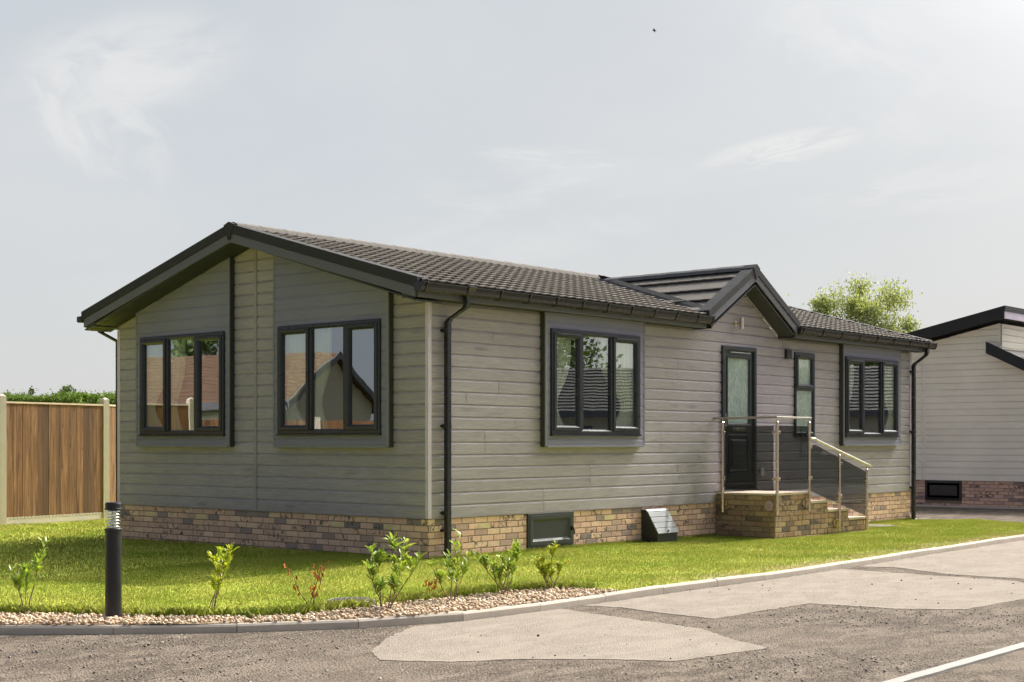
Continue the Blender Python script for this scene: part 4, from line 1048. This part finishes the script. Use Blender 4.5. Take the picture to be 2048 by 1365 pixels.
curtain(TL, 2.10, .45, 'cream tied curtain at the left side of the long wall window nearest the corner', 1)
curtain(TL, 3.93, .75, 'wide cream curtain at the right side of the long wall window nearest the corner', -1)
curtain(TL, 11.68, .60, 'cream curtain at the right of the farthest window on the long wall', -1)
curtain(TL, 9.82, .35, 'narrow cream curtain at the left of the farthest window on the long wall', 1)

settle(HOUSE, (LN/2, HR, -.05))
for nm in ('roof', 'dormer_roof'):
    pass

# ------------------------------------------------------------------ bollard light
bx, by = -5.45, -1.94; bz = gf(bx, by)
BO = thing('bollard_light', 'black cylindrical bollard light standing in the pebbles in front of the lawn', 'bollard light', (bx, by, bz+.035))
mb = MB(); mb.lathe([(.0615, -.16), (.0615, .62), (.064, .625), (.064, .645), (.0, .645)], (0, 0, 0), 40); mb.build('post', 'black', BO, smooth=False)
mb = MB(); mb.lathe([(.066, .640), (.068, .645), (.068, .655), (.060, .66), (.0, .66)], (0, 0, 0), 40); mb.build('collar', 'black', BO)
mb = MB(); mb.lathe([(.060, .66), (.060, .805)], (0, 0, 0), 40); mb.build('lens', 'clear', BO, smooth=True)
mb = MB()
for k in range(6): z = .668+k*.0235; mb.lathe([(.020, z+.014), (.050, z), (.052, z+.002), (.022, z+.018)], (0, 0, 0), 32)
mb.build('louvre', 'silver', BO, smooth=True)
mb = MB(); mb.lathe([(0, .80), (.066, .80), (.067, .812), (.062, .815), (.062, .845), (.058, .857), (.0, .862)], (0, 0, 0), 40); mb.build('cap', 'black', BO)

# manhole cover
MC = thing('inspection_cover', 'round weathered inspection cover at the edge of the lawn beside the pebbles', 'manhole cover', (-3.69, -2.70, gf(-3.69, -2.70)+.006))
mb = MB(); mb.lathe([(.20, -.06), (.20, .025), (.185, .032), (.175, .026)], (0, 0, 0), 40); mb.build('rim', 'iron', MC)
mb = MB(); mb.lathe([(.176, .0), (.174, .028), (0.001, .030)], (0, 0, 0), 40)
for i in range(-5, 6):
    for j in range(-5, 6):
        if math.hypot(i, j)*.03 < .155: mb.box((i*.03-.011, j*.03-.004 if (i+j) % 2 else j*.03-.011, .026), (i*.03+.011, j*.03+.004 if (i+j) % 2 else j*.03+.011, .035))
mb.build('lid', 'iron', MC)

# ------------------------------------------------------------------ plants
def leafquads(P, D, U, ln, wd, fold=.25):
    """lanceolate leaves: 6-vert folded shape"""
    n = len(P); Sd = np.cross(D, U); Sd /= np.linalg.norm(Sd, axis=1, keepdims=True)+1e-9; Un = np.cross(Sd, D)
    ln = ln[:, None]; wd = wd[:, None]
    a = P; b = P+D*ln*.35+Sd*wd*.5+Un*wd*fold; c = P+D*ln*.35-Sd*wd*.5+Un*wd*fold; d = P+D*ln*.75+Sd*wd*.38+Un*wd*fold-Un*ln*.05; e = P+D*ln*.75-Sd*wd*.38+Un*wd*fold-Un*ln*.05
    t = P+D*ln-Un*ln*.12; m1 = P+D*ln*.35; m2 = P+D*ln*.75-Un*ln*.05
    V = np.stack([a, b, c, d, e, t, m1, m2], 1).reshape(-1, 3); o = (np.arange(n)*8)[:, None, None]
    F = np.array([[0, 6, 1, 1], [0, 2, 6, 6], [6, 7, 3, 1], [6, 2, 4, 7], [7, 5, 3, 3], [7, 4, 5, 5]])[None]+o
    F = F.reshape(-1, 4); tri = np.concatenate([F[:, [0, 1, 2]], F[F[:, 2] != F[:, 3]][:, [0, 2, 3]]]); return V, tri
def sapling(px, py_, h, stems, label, m, nleaf, seed, spread=.16, leaf=.062, bare=.35):
    r = np.random.default_rng(seed); root = thing('laurel_sapling', label, 'shrub', (px, py_, gf(px, py_)), 'young shrubs planted along the pebble bed')
    mb = MB(); LP = []; LD = []
    for k in range(stems):
        a = r.uniform(0, 6.28) if k else r.uniform(-.5, .5); hh = h*(1 if k == 0 else r.uniform(.55, .92)); sp = 1.75*spread*r.uniform(.35, 1)
        p = np.array([r.normal(0, .022), r.normal(0, .022), -.03]); pts = [p]; n = 9
        for i in range(1, n+1):
            t = i/n; pts.append(np.array([p[0]+math.cos(a)*sp*t**1.05+r.normal(0, .006), p[1]+math.sin(a)*sp*t**1.05+r.normal(0, .006), hh*t]))
        mb.tube([tuple(q) for q in pts], [.0048*(1-.75*i/n)+.0008 for i in range(n+1)], 6)
        br = [(pts, bare)]
        for q in range(2):
            i = r.integers(3, 7); b0 = pts[i]; ang = r.uniform(0, 6.28); L_ = hh*r.uniform(.2, .36); bp = [b0+np.array([math.cos(ang)*.35, math.sin(ang)*.35, 1])*L_*t for t in np.linspace(0, 1, 5)]
            mb.tube([tuple(q_) for q_ in bp], [.0026*(1-.7*i_/4) for i_ in range(5)], 5); br.append((bp, .3))
        for bp, b0 in br:
            for j in range(int(nleaf*1.5)):
                t = b0+(1-b0)*r.random()**.7; i = min(int(t*(len(bp)-1)), len(bp)-2); f = t*(len(bp)-1)-i; P_ = bp[i]*(1-f)+bp[i+1]*f
                an = r.uniform(0, 6.28); el = r.uniform(.5, 1.25); LP.append(P_); LD.append([math.cos(an)*math.cos(el), math.sin(an)*math.cos(el), math.sin(el)])
    mb.build('stem', 'twig', root)
    leaf = leaf*1.15
    if LP:
        LP = np.array(LP); LD = np.array(LD); n = len(LP); U = np.tile([[0, 0, 1.]], (n, 1))+r.normal(0, .25, (n, 3))
        V, F = leafquads(LP, LD, U, r.uniform(.6, 1.25, n)*leaf, r.uniform(.7, 1.2, n)*leaf*.30); np_mesh('foliage', V, F, m, root)
    return root
sapling(-5.69, -1.07, .57, 3, 'laurel sapling with light green leaves left of the bollard light', 'leaf_laurel', 13, 1, .10, .07)
sapling(-4.90, -2.39, .54, 4, 'yellow green laurel sapling just right of the bollard light', 'leaf_yellow', 12, 2, .17, .066)
sapling(-3.824, -3.24, .55, 5, 'tallest bushy laurel sapling just right of the round inspection cover', 'leaf_laurel', 17, 3, .19, .074)
sapling(-3.112, -3.31, .57, 4, 'thin tall laurel sapling in front of the black downpipe corner', 'leaf_laurel', 10, 4, .15, .068)
sapling(-2.37, -3.24, .47, 6, 'dense small leaved laurel sapling, second from the right end of the row', 'leaf_laurel', 22, 5, .18, .052)
sapling(-1.80, -3.27, .42, 5, 'yellow green sapling at the right end of the row in front of the access hatch', 'leaf_yellow', 20, 6, .14, .048)
def dead(px, py_, h, label, seed, nl, stems):
    r = np.random.default_rng(seed); root = thing('withered_sapling', label, 'shrub', (px, py_, gf(px, py_)), 'young shrubs planted along the pebble bed')
    mb = MB(); LP = []; LD = []
    for k in range(stems):
        a = r.uniform(0, 6.28); sp = h*.45*r.uniform(.2, 1); hh = h*r.uniform(.7, 1)
        pts = [np.array([math.cos(a)*sp*(t**1.2)+r.normal(0, .008), math.sin(a)*sp*t**1.2+r.normal(0, .008), hh*t-.02]) for t in np.linspace(0, 1, 8)]
        mb.tube([tuple(q) for q in pts], [.0045*(1-.8*i/7)+.0006 for i in range(8)], 5)
        for q in range(3):
            b0 = pts[r.integers(3, 7)]; an = r.uniform(0, 6.28); L_ = h*.22; mb.tube([tuple(b0), tuple(b0+np.array([math.cos(an)*.7, math.sin(an)*.7, .8])*L_)], [.0018, .0006], 4)
        for j in range(nl):
            i = r.integers(3, 8); LP.append(pts[i]+r.normal(0, .012, 3)); an = r.uniform(0, 6.28); LD.append([math.cos(an)*.35, math.sin(an)*.35, -1])
    mb.build('stem', 'twig', root); LP = np.array(LP); LD = np.array(LD); LD /= np.linalg.norm(LD, axis=1, keepdims=True); n = len(LP)
    V, F = leafquads(LP, LD, r.normal(0, 1, (n, 3)), r.uniform(.03, .055, n), r.uniform(.012, .022, n), .5); np_mesh('foliage', V, F, 'leaf_dead', root)
dead(-4.30, -2.90, .50, 'withered bare sapling with a few orange brown leaves left of the round cover', 21, 9, 4)
dead(-2.90, -2.86, .24, 'small dead sapling with hanging brown leaves on the lawn edge', 22, 14, 2)
sapling(-6.12, -.72, .40, 3, 'small sapling cut off by the left edge of the photo', 'leaf_laurel', 8, 8, .10, .06)

# low weeds and longer tufts at the bed edge
N = 9000; x = rng.uniform(-6.6, -1.5, N); ge = np.interp(x, GEX, GEY); y = ge+rng.normal(.02, .035, N)
z = gz(x, y); n = N; h = rng.uniform(.04, .095, n); a = rng.uniform(0, 6.28, n); t = rng.uniform(0, 6.28, n); ww = .005; le = h*rng.uniform(.2, .9, n)
P = np.stack([np.stack([x-np.cos(a)*ww/2, y-np.sin(a)*ww/2, z], 1), np.stack([x+np.cos(a)*ww/2, y+np.sin(a)*ww/2, z], 1), np.stack([x+np.cos(t)*le*.5+np.cos(a)*ww*.4, y+np.sin(t)*le*.5, z+h*.7], 1), np.stack([x+np.cos(t)*le, y+np.sin(t)*le, z+h], 1)], 1).reshape(-1, 3)
ok = ~((np.hypot(x+3.69, (y+2.78)*.9) < .22)).repeat(4); P = P[ok]; b = np.arange(len(P)//4)*4
o = np_mesh('grass_tufts', P, np.stack([b, b+1, b+2, b+3], 1), 'blade', attr=np.zeros(len(P))); tag(o, 'longer tufts of grass overhanging the pebble bed', 'grass', kind='stuff')

CP = np.array([-11.749, -11.405, 1.319])
def at(u, v, depth):
    """world point seen at photo pixel (u,v) at the given distance: used only to choose where far things stand"""
    y = .712; F_ = np.array([math.cos(y), math.sin(y), 0]); R_ = np.array([math.sin(y), -math.cos(y), 0])
    return CP+F_*depth+R_*(u-1024)/2862.5*depth+np.array([0, 0, 1])*(884.1-v)/2862.5*depth

# ------------------------------------------------------------------ fence
FN = thing('timber_fence', 'brown vertical board fence between pale concrete posts left of the park home', 'fence')
A1 = R(10.4); f0 = Vector((.57, 10.31)); f1 = f0 + Vector((math.cos(A1), math.sin(A1)))*2.26; A2 = R(28.6); f2 = f1+Vector((math.cos(A2), math.sin(A2)))*2.4
fm = f0 - Vector((math.cos(A1), math.sin(A1)))*2.3; fm2 = fm - Vector((math.cos(A1), math.sin(A1)))*2.3
def fpost(p):
    z = gf(p.x, p.y); mb = MB(); mb.box((p.x-.06, p.y-.06, z-.2), (p.x+.06, p.y+.06, 2.07))
    mb.add([(p.x-.06, p.y-.06, 2.07), (p.x+.06, p.y-.06, 2.07), (p.x+.06, p.y+.06, 2.07), (p.x-.06, p.y+.06, 2.07), (p.x, p.y, 2.115)], [(0, 1, 4), (1, 2, 4), (2, 3, 4), (3, 0, 4)]); mb.build('post', 'postc', FN, bev=.004)
def fpanel(a, b):
    d = (b-a).normalized(); L_ = (b-a).length; n_ = Vector((d.y, -d.x)); T = lambda u, z, o: (a.x+d.x*u+n_.x*o, a.y+d.y*u+n_.y*o, z)
    g0 = gf(a.x, a.y); mb = MB(); u = .06; r = random.Random(int(a.x*100))
    while u < L_-.07:
        w = min(.118*r.choice((1.0, 1.25, 1.5)), L_-.06-u); o1 = .028+r.uniform(-.002, .002)
        mb.add([T(u, g0+.13, .006), T(u+w+.012, g0+.13, .018), T(u+w+.012, 1.955, .018), T(u, 1.955, .006), T(u, g0+.13, o1), T(u+w+.012, g0+.13, .026), T(u+w+.012, 1.955, .026), T(u, 1.955, o1)], [(0, 1, 2, 3), (4, 5, 6, 7), (0, 3, 7, 4), (1, 2, 6, 5), (2, 3, 7, 6), (0, 1, 5, 4)])
        u += w-.006+.006
    mb.build('fence_panel', 'fence', FN)
    mb = MB(); mb.box((.06, 1.956, -.015), (L_-.06, 1.985, .045), lambda u, z, o: T(u, z, o)); mb.build('capping_rail', 'capwood', FN)
    mb = MB(); mb.box((.06, g0-.1, -.01), (L_-.06, g0+.128, .026), lambda u, z, o: T(u, z, o)); 
    u = .08
    while u < L_-.1: mb.box((u, g0+.10, .026), (u+.05, g0+.128, .032), lambda u_, z, o: T(u_, z, o)); u += .075
    mb.build('gravel_board', 'postc', FN)
for p in (fm2, fm, f0, f1, f2): fpost(p)
for a, b in ((fm2, fm), (fm, f0), (f0, f1), (f1, f2)): fpanel(a, b)
settle(FN, (f0.x, f0.y, gf(f0.x, f0.y)))

# hedge behind the fence
def cards(P, size, r, asp=1.6, up=0.0):
    n = len(P); D = r.normal(0, 1, (n, 3)); D[:, 2] = D[:, 2]+up; D /= np.linalg.norm(D, axis=1, keepdims=True); U = r.normal(0, 1, (n, 3)); Sd = np.cross(D, U); Sd /= np.linalg.norm(Sd, axis=1, keepdims=True)
    s = (size*r.uniform(.6, 1.3, n))[:, None]
    V = np.stack([P, P+D*s*.5+Sd*s/asp*.5, P+D*s, P+D*s*.5-Sd*s/asp*.5], 1).reshape(-1, 3); b = np.arange(n)*4
    return V, np.stack([b, b+1, b+2, b+3], 1)
r = np.random.default_rng(5); hp = at(110, 884, 34); HD = thing('conifer_hedge', 'trimmed bright green conifer hedge rising behind the brown fence', 'hedge', (hp[0], hp[1], -.1))
HH = 2.50; n = 60000; t = r.uniform(-7, 7, n); zz = HH-.06-np.abs(r.normal(0, .42, n)); yy = r.uniform(-.8, .8, n); top = r.random(n) < .35; zz = np.where(top, HH-.03+.035*np.sin(t*2.2)+.03*np.sin(t*5.3)+r.normal(0, .035, n)+(r.random(n) < .03)*r.uniform(0, .16, n), zz); yy = np.where(top, yy, -.8+r.normal(0, .06, n))
ang = R(-38); P = np.stack([t*math.cos(ang)-yy*math.sin(ang), t*math.sin(ang)+yy*math.cos(ang), zz], 1)
V, F = cards(P, .060, r, 2.2, .8); np_mesh('foliage', V, F, 'leaf_hedge', HD)
mb = MB(); mb.box((-7, -.74, 0), (7, .74, HH-.08)); ob = mb.build('hedge_core', 'leaf_dark', HD); ob.rotation_euler = (0, 0, ang)

# trees
def tree(name, loc, h, blobs, nleaf, lsize, m, label, seed, trunk=.25, group=None, asp=1.6, up=.2, cat='tree', gap=.35, limbs=14):
    r = np.random.default_rng(seed); root = thing(name, label, cat, loc, group)
    mb = MB(); mb.tube([(0, 0, -.3), (r.normal(0, .1), r.normal(0, .1), h*.3), (r.normal(0, .15), 0, h*.62), (0, 0, h*.9)], [trunk, trunk*.75, trunk*.4, trunk*.08], 8)
    PL = []; W_ = np.array([b[3] for b in blobs], float); W_ /= W_.sum()
    for k in range(limbs):
        b = blobs[r.choice(len(blobs), p=W_)]; d = r.normal(0, 1, 3); d /= np.linalg.norm(d); e = np.array(b[:3])+d*np.array([b[3], b[3], b[4]])*.8
        s_ = np.array([0, 0, h*r.uniform(.15, .55)]); mid = (s_+e)/2+np.array([0, 0, .06*h]); mb.tube([tuple(s_), tuple(mid), tuple(e)], [trunk*.28, trunk*.14, trunk*.03], 5)
        for q in range(2): e2 = e+r.normal(0, .04*h, 3); mb.tube([tuple(mid), tuple(e2)], [trunk*.1, trunk*.02], 4)
    mb.build('trunk', 'bark', root)
    # clustered leaves: sub-clump centres spread in the blob volume
    for b in blobs:
        nc = max(6, int(b[3]*b[4]*9)); C_ = r.normal(0, 1, (nc, 3)); C_ /= np.linalg.norm(C_, axis=1, keepdims=True); C_ *= (r.random((nc, 1))**.33); C_ = C_*np.array([b[3], b[3], b[4]])+np.array(b[:3])
        k = int(nleaf*b[3]*b[4]/sum(q[3]*q[4] for q in blobs)); idx = r.integers(0, nc, k); rad = gap*(b[3]+b[4])/2*r.uniform(.3, 1, nc)
        PL.append(C_[idx]+r.normal(0, 1, (k, 3))*rad[idx][:, None]*.5)
    V, F = cards(np.concatenate(PL), lsize, r, asp, up); np_mesh('crown', V, F, m, root); return root
p = at(1712, 884, 45); zt = (884-548)/2862.5*45+1.3
WB_ = [(.35, 0, zt-.75, 1.1, 1.0), (1.0, 0, zt-1.1, .8, .85), (-1.3, 1, zt-1.1, .75, .8), (-.5, 0, zt-1.9, 1.5, .95), (1.45, 1, zt-2.1, .75, .75), (1.75, 0, zt-2.9, .8, .75), (-1.75, 0, zt-2.2, .6, .8), (0, 0, zt-3.4, 2.1, 1.1)]
tree('willow_tree', (p[0], p[1], -.3), zt, [(k*.653, -k*.757, z_, a_, b_) for k, q, z_, a_, b_ in WB_]+[(k*.653, -k*.757, z_, .9, .8) for k, z_ in ((-.75, zt-1.6), (.6, zt-2.0), (.1, zt-2.6))], 36000, .115, 'leaf_tree', 'airy pale green tree showing above the roof between the two park homes', 31, .2, gap=.62, asp=2.4, up=.9, limbs=46)
p = at(1585, 884, 50); tree('sapling_tree', (p[0], p[1], -.3), 5.9, [(0, 0, 5.0, .5, .9), (.2, 0, 4.2, .6, .8)], 1200, .12, 'leaf_tree', 'thin tree top peeping over the roof left of the airy tree', 33, .08, gap=.4, asp=2.4, up=.9, limbs=12)
p = at(105, 884, 62); tree('round_tree', (p[0], p[1], -.3), 4.1, [(0, 0, 3.2, 1.1, .72), (1.0, -.9, 2.8, .7, .5), (-.8, .6, 2.9, .6, .5)], 5200, .11, 'leaf_dark', 'round dark tree behind the hedge', 34, .15, gap=.35, limbs=20)
for i, (u, vt, lab) in enumerate([(2, 762, 'slim dark conifer behind the hedge at the left photo edge'), (16, 766, 'small conical conifer behind the hedge, second from the left edge'), (45, 757, 'broad twin topped conifer behind the hedge left of the round tree'), (63, 754, 'thin spiky conifer beside the round tree behind the hedge')]):
    d = 55; p = at(u, 884, d); h = (884-vt)/2862.5*d+1.3; w = [.25, .35, .5, .2][i]
    tree('conifer_tree', (p[0], p[1], -.3), h+.2, [(0, 0, h-.55, w*.35, .5), (0, 0, h-1.1, w*.8, .5), (0, 0, h-1.8, w*1.2, .6)], 1400, .09, 'leaf_dark', lab, 40+i, .06, 'conifers behind the hedge', gap=.4, limbs=6)
p = at(180, 884, 33); tree('garden_shrub', (p[0], p[1], -.2), 2.85, [(0, 0, 2.4, .55, .3), (.5, -.5, 2.35, .35, .25)], 700, .11, 'leaf_hedge', 'loose bright green shoots rising above the hedge beside the park home', 51, .04, cat='shrub', gap=.35, limbs=8)

# ------------------------------------------------------------------ neighbouring park home
NX = 19.8; NB = thing('neighbour_park_home', 'cream beige park home with charcoal verges and brick skirt at the right edge', 'park home')
def TN(u, z, o): return (NX-o, u, z)
ns = .215; zn = lambda y: 3.975-ns*(y-1.31)
mb = MB(); boards(mb, -2.4, 3.10, .43, 3.2, [], TN, pitch=.15, zref=.43, th=.032, groove=.028); boards(mb, 1.31, 3.10, 3.2, 4.2, [], TN, pitch=.15, zref=.43, th=.032, groove=.028); boards(mb, 3.16, 8.2, .43, 4.2, [], TN, pitch=.15, zref=.43, th=.032, groove=.028)
weld_boards(mb); mb.build('end_cladding', 'nclad', NB, fixn=False, clip=[((0, 1.31, 3.985), Vector((0, ns, 1)).normalized())])
mb = MB(); mb.ubox(3.10, 3.16, .43, 3.6, 0, .018, TN); mb.build('joint_strip', 'nclad', NB)
mb = MB(); mb.ubox(1.30, 1.34, 3.2, 3.975, .0, .02, TN); mb.build('corner_trim', 'nclad', NB)
mb = MB(); boards(mb, NX, NX+11, 3.0, 3.97, [], lambda u, z, o: (u, 1.31-o, z), pitch=.15, th=.032, groove=.028); weld_boards(mb); mb.build('clerestory_cladding', 'nclad', NB, fixn=False)
mb = MB(); mb.box((NX+.01, 1.33, .43), (NX+11, 8.1, 2.7)); mb.box((NX+.01, -2.3, .43), (NX+11, 1.33, 2.0)); mb.build('side_wall', 'nclad', NB)
# mono pitch roof: cap + fascia
mb = MB(); zt_ = lambda y: 4.335-ns*(y-1.16)
mb.prism([(1.10, zt_(1.10)), (8.7, zt_(8.7)), (8.7, zt_(8.7)-.275), (1.10, zt_(1.10)-.275)], .32, .27, TN); mb.build('verge_cap', 'cap', NB, bev=.005)
mb = MB(); mb.box((NX-.318, 1.075, 4.22), (NX+11.3, 1.099, zt_(1.10))); mb.build('eave_cap', 'cap', NB)
mb = MB(); mb.box((NX-.315, 1.082, 4.06), (NX+11.3, 1.098, 4.219)); mb.build('eave_fascia', 'cornertrim', NB)
mb = MB(); P0 = [(NX-.27, 1.14, zt_(1.14)-.02), (NX+11.3, 1.14, zt_(1.14)-.02), (NX+11.3, 8.7, zt_(8.7)-.02), (NX-.27, 8.7, zt_(8.7)-.02)]
mb.add(P0+[(x, y, z-.2) for x, y, z in P0], [(0, 1, 2, 3), (4, 5, 6, 7), (0, 1, 5, 4), (1, 2, 6, 5), (2, 3, 7, 6), (3, 0, 4, 7)]); mb.build('roof', 'darktile', NB)
# lower roof in front
ls = .49; zl_ = lambda y: 3.57-ls*(1.53-y)
mb = MB(); mb.prism([(1.53, zl_(1.53)), (1.53, zl_(1.53)-.265), (-2.2, zl_(-2.2)-.265), (-2.2, zl_(-2.2))], .30, .25, TN); mb.build('verge_cap', 'cap', NB, bev=.005)
mb = MB(); P0 = [(NX-.25, 1.31, zl_(1.31)-.03), (NX+11, 1.31, zl_(1.31)-.03), (NX+11, -2.2, zl_(-2.2)-.03), (NX-.25, -2.2, zl_(-2.2)-.03)]
mb.add(P0+[(x, y, z-.12) for x, y, z in P0], [(0, 1, 2, 3), (4, 5, 6, 7), (0, 1, 5, 4), (1, 2, 6, 5), (2, 3, 7, 6), (3, 0, 4, 7)]); mb.build('lower_roof', 'darktile', NB)
NH = (2.215, 3.10, -.03, .42)
mb = MB(); bricks(mb, -2.4, 8.1, -.4, .425, TN, skip=[NH], seed=77); mb.build('brick_skirt', 'brick', NB)
mb = MB(); mb.ubox(-2.4, 8.1, -.4, .4249, -.3, 0, TN); mb.build('mortar', 'mortar', NB)
mb = MB(); mb.ring(NH[0], NH[1], NH[2], NH[3], [(0, -.01), (0, .02), (.05, .028), (.06, .012), (.10, .012), (.11, .02)], TN); mb.ubox(NH[0]+.05, NH[1]-.05, NH[2]+.05, NH[3]-.05, 0, .012, TN); mb.build('access_hatch', 'black', NB)
settle(NB, (NX, 2, -.15))
x = rng.uniform(NX-.42, NX-.04, 2600); y = rng.uniform(-2.4, 4, 2600)
o = scatter('gravel', np.stack([x, y, gz(x, y)-ROADZ+.02], 1), rng.uniform(.012, .022, 2600), 'pebble', 1); tag(o, 'buff pebbles along the brick skirt of the cream park home', 'gravel', kind='stuff')
mb = MB(); mb.box((NX-.50, -8, -.3), (NX-.44, 9, gf(14, 2)-ROADZ+.045)); o = mb.build('kerb', 'concrete'); tag(o, 'thin concrete edging in front of the cream park home', kind='structure')

# ------------------------------------------------------------------ bird
bp = at(1309, 62, 60); BD = MB()
BD.tube([(-.16, 0, 0), (-.05, 0, .01), (.08, 0, .012), (.17, 0, 0)], [.008, .035, .034, .006], 8)
for s_ in (-1, 1):
    BD.add([(.08, 0, .02), (-.04, 0, .02), (-.03, s_*.18, .09), (.09, s_*.2, .09), (-.02, s_*.42, .02), (.02, s_*.44, .015)], [(0, 1, 2, 3), (3, 2, 4, 5)])
o = BD.build('bird', 'bird'); o.location = bp; o.scale = (.6, .6, .6); o.rotation_euler = (0, 0, R(120)); tag(o, 'tiny dark bird gliding high in the pale sky', 'bird')
sm = o.modifiers.new('s', 'SOLIDIFY'); sm.thickness = .012

# ------------------------------------------------------------------ what stands opposite, seen only in the window reflections
def simple_house(name, label, ctr, ang, L_, Wd_, ze, zr, roofm, wallm, wins=True):
    rt = thing(name, label, 'house', (ctr[0], ctr[1], -.2)); rt.rotation_euler = (0, 0, ang)
    mb = MB(); h = Wd_/2; mb.box((-L_/2, -h, 0), (L_/2, h, ze))
    mb.prism([(-h, ze), (h, ze), (0, zr-.1)], -L_/2, L_/2, lambda a, b, c: (c, a, b)); mb.build('wall', wallm, rt)
    mb = MB(); e = .35; sl = (zr-ze)/h; k = 14
    for s_ in (-1, 1):
        for i in range(k):
            a, b = (h+e)*i/k, (h+e)*(i+1)/k; za, zb_ = zr-sl*a+.03, zr-sl*b+.07
            mb.add([(-L_/2-e, s_*a, za), (L_/2+e, s_*a, za), (L_/2+e, s_*b, zb_), (-L_/2-e, s_*b, zb_), (L_/2+e, s_*b, zb_-.05), (-L_/2-e, s_*b, zb_-.05)], [(0, 1, 2, 3), (3, 2, 4, 5)])
    mb.build('roof', roofm, rt)
    mb = MB()
    for s_ in (-1, 1):
        for xe in (-L_/2-e, L_/2+e): mb.prism([(0, zr+.1), (s_*(h+e), zr-sl*(h+e)+.1), (s_*(h+e), zr-sl*(h+e)-.15), (0, zr-.15)], xe-.03, xe+.03, lambda a, b, c: (c, a, b))
        mb.box((-L_/2-e, s_*(h+e)-.03, ze-.35), (L_/2+e, s_*(h+e)+.03, ze-.1))
    mb.build('bargeboard', 'fascia', rt)
    for s_ in (-1, 1):
        for xw in (-L_*.3, 0, L_*.3):
            mb = MB(); mb.box((xw-.7, s_*h-.05, .95), (xw+.7, s_*h+.05, 2.15)); wn = mb.build('window', 'frame', rt)
            mb = MB(); mb.box((xw-.62, s_*h-.06, 1.03), (xw+.62, s_*h+.06, 2.07)); mb.build('pane', 'glass', wn)
    return rt
simple_house('bungalow', 'terracotta roofed bungalow with cream gable, seen only reflected in the gable windows', (-19.6, 32.0), R(68), 13, 7, 2.9, 4.6, 'terra', 'cream')
simple_house('park_home_opposite', 'dark tiled cream park home across the road, seen only reflected in the long wall windows', (38.6, -18.5), R(58), 25, 7, 2.8, 4.5, 'darktile', 'cream')
FR2 = thing('timber_fence', 'dark brown board fence in front of the bungalow, seen only in the window reflections', 'fence', (-14, 22, -.1)); mb = MB(); u = -9
while u < 9: mb.box((u, -.015, .0), (u+.135, random.uniform(.008, .02), 2.05)); u += .14
mb.build('fence_panel', 'fence', FR2); mb = MB()
for u in range(-9, 10, 2): mb.box((u-.06, -.06, 0), (u+.06, -.02, 2.15))
mb.build('post', 'postc', FR2); FR2.rotation_euler = (0, 0, R(37))
for i, (x, y, h, lab) in enumerate([(-26, 38, 7.0, 'broad green tree behind the bungalow, first of three in the reflections'), (-20, 42, 8.0, 'tall green tree behind the bungalow, middle one in the reflections'), (-30, 27, 6.0, 'low green tree beside the bungalow gable in the reflections')]):
    tree('garden_tree', (x, y, -.3), h, [(0, 0, h*.65, h*.3, h*.28), (1, 1, h*.5, h*.25, h*.2), (-1.2, .4, h*.55, h*.22, h*.2)], 3500, .32, 'leaf_dark', lab, 60+i, .25, 'trees seen in the reflections', limbs=10)
for i, (x, y, h, lab) in enumerate([(45, -36, 10.0, 'tall dark tree behind the opposite park home, right one in the reflections'), (52, -31, 10.5, 'tall dark tree behind the opposite park home, middle one in the reflections'), (57, -24, 8.5, 'dark tree behind the opposite park home, left one in the reflections')]):
    tree('garden_tree', (x, y, -.3), h, [(0, 0, h*.65, h*.28, h*.3), (1.5, 1, h*.5, h*.25, h*.22), (-1.7, .4, h*.52, h*.22, h*.22)], 4000, .36, 'leaf_dark', lab, 70+i, .3, 'trees seen in the reflections', limbs=10)
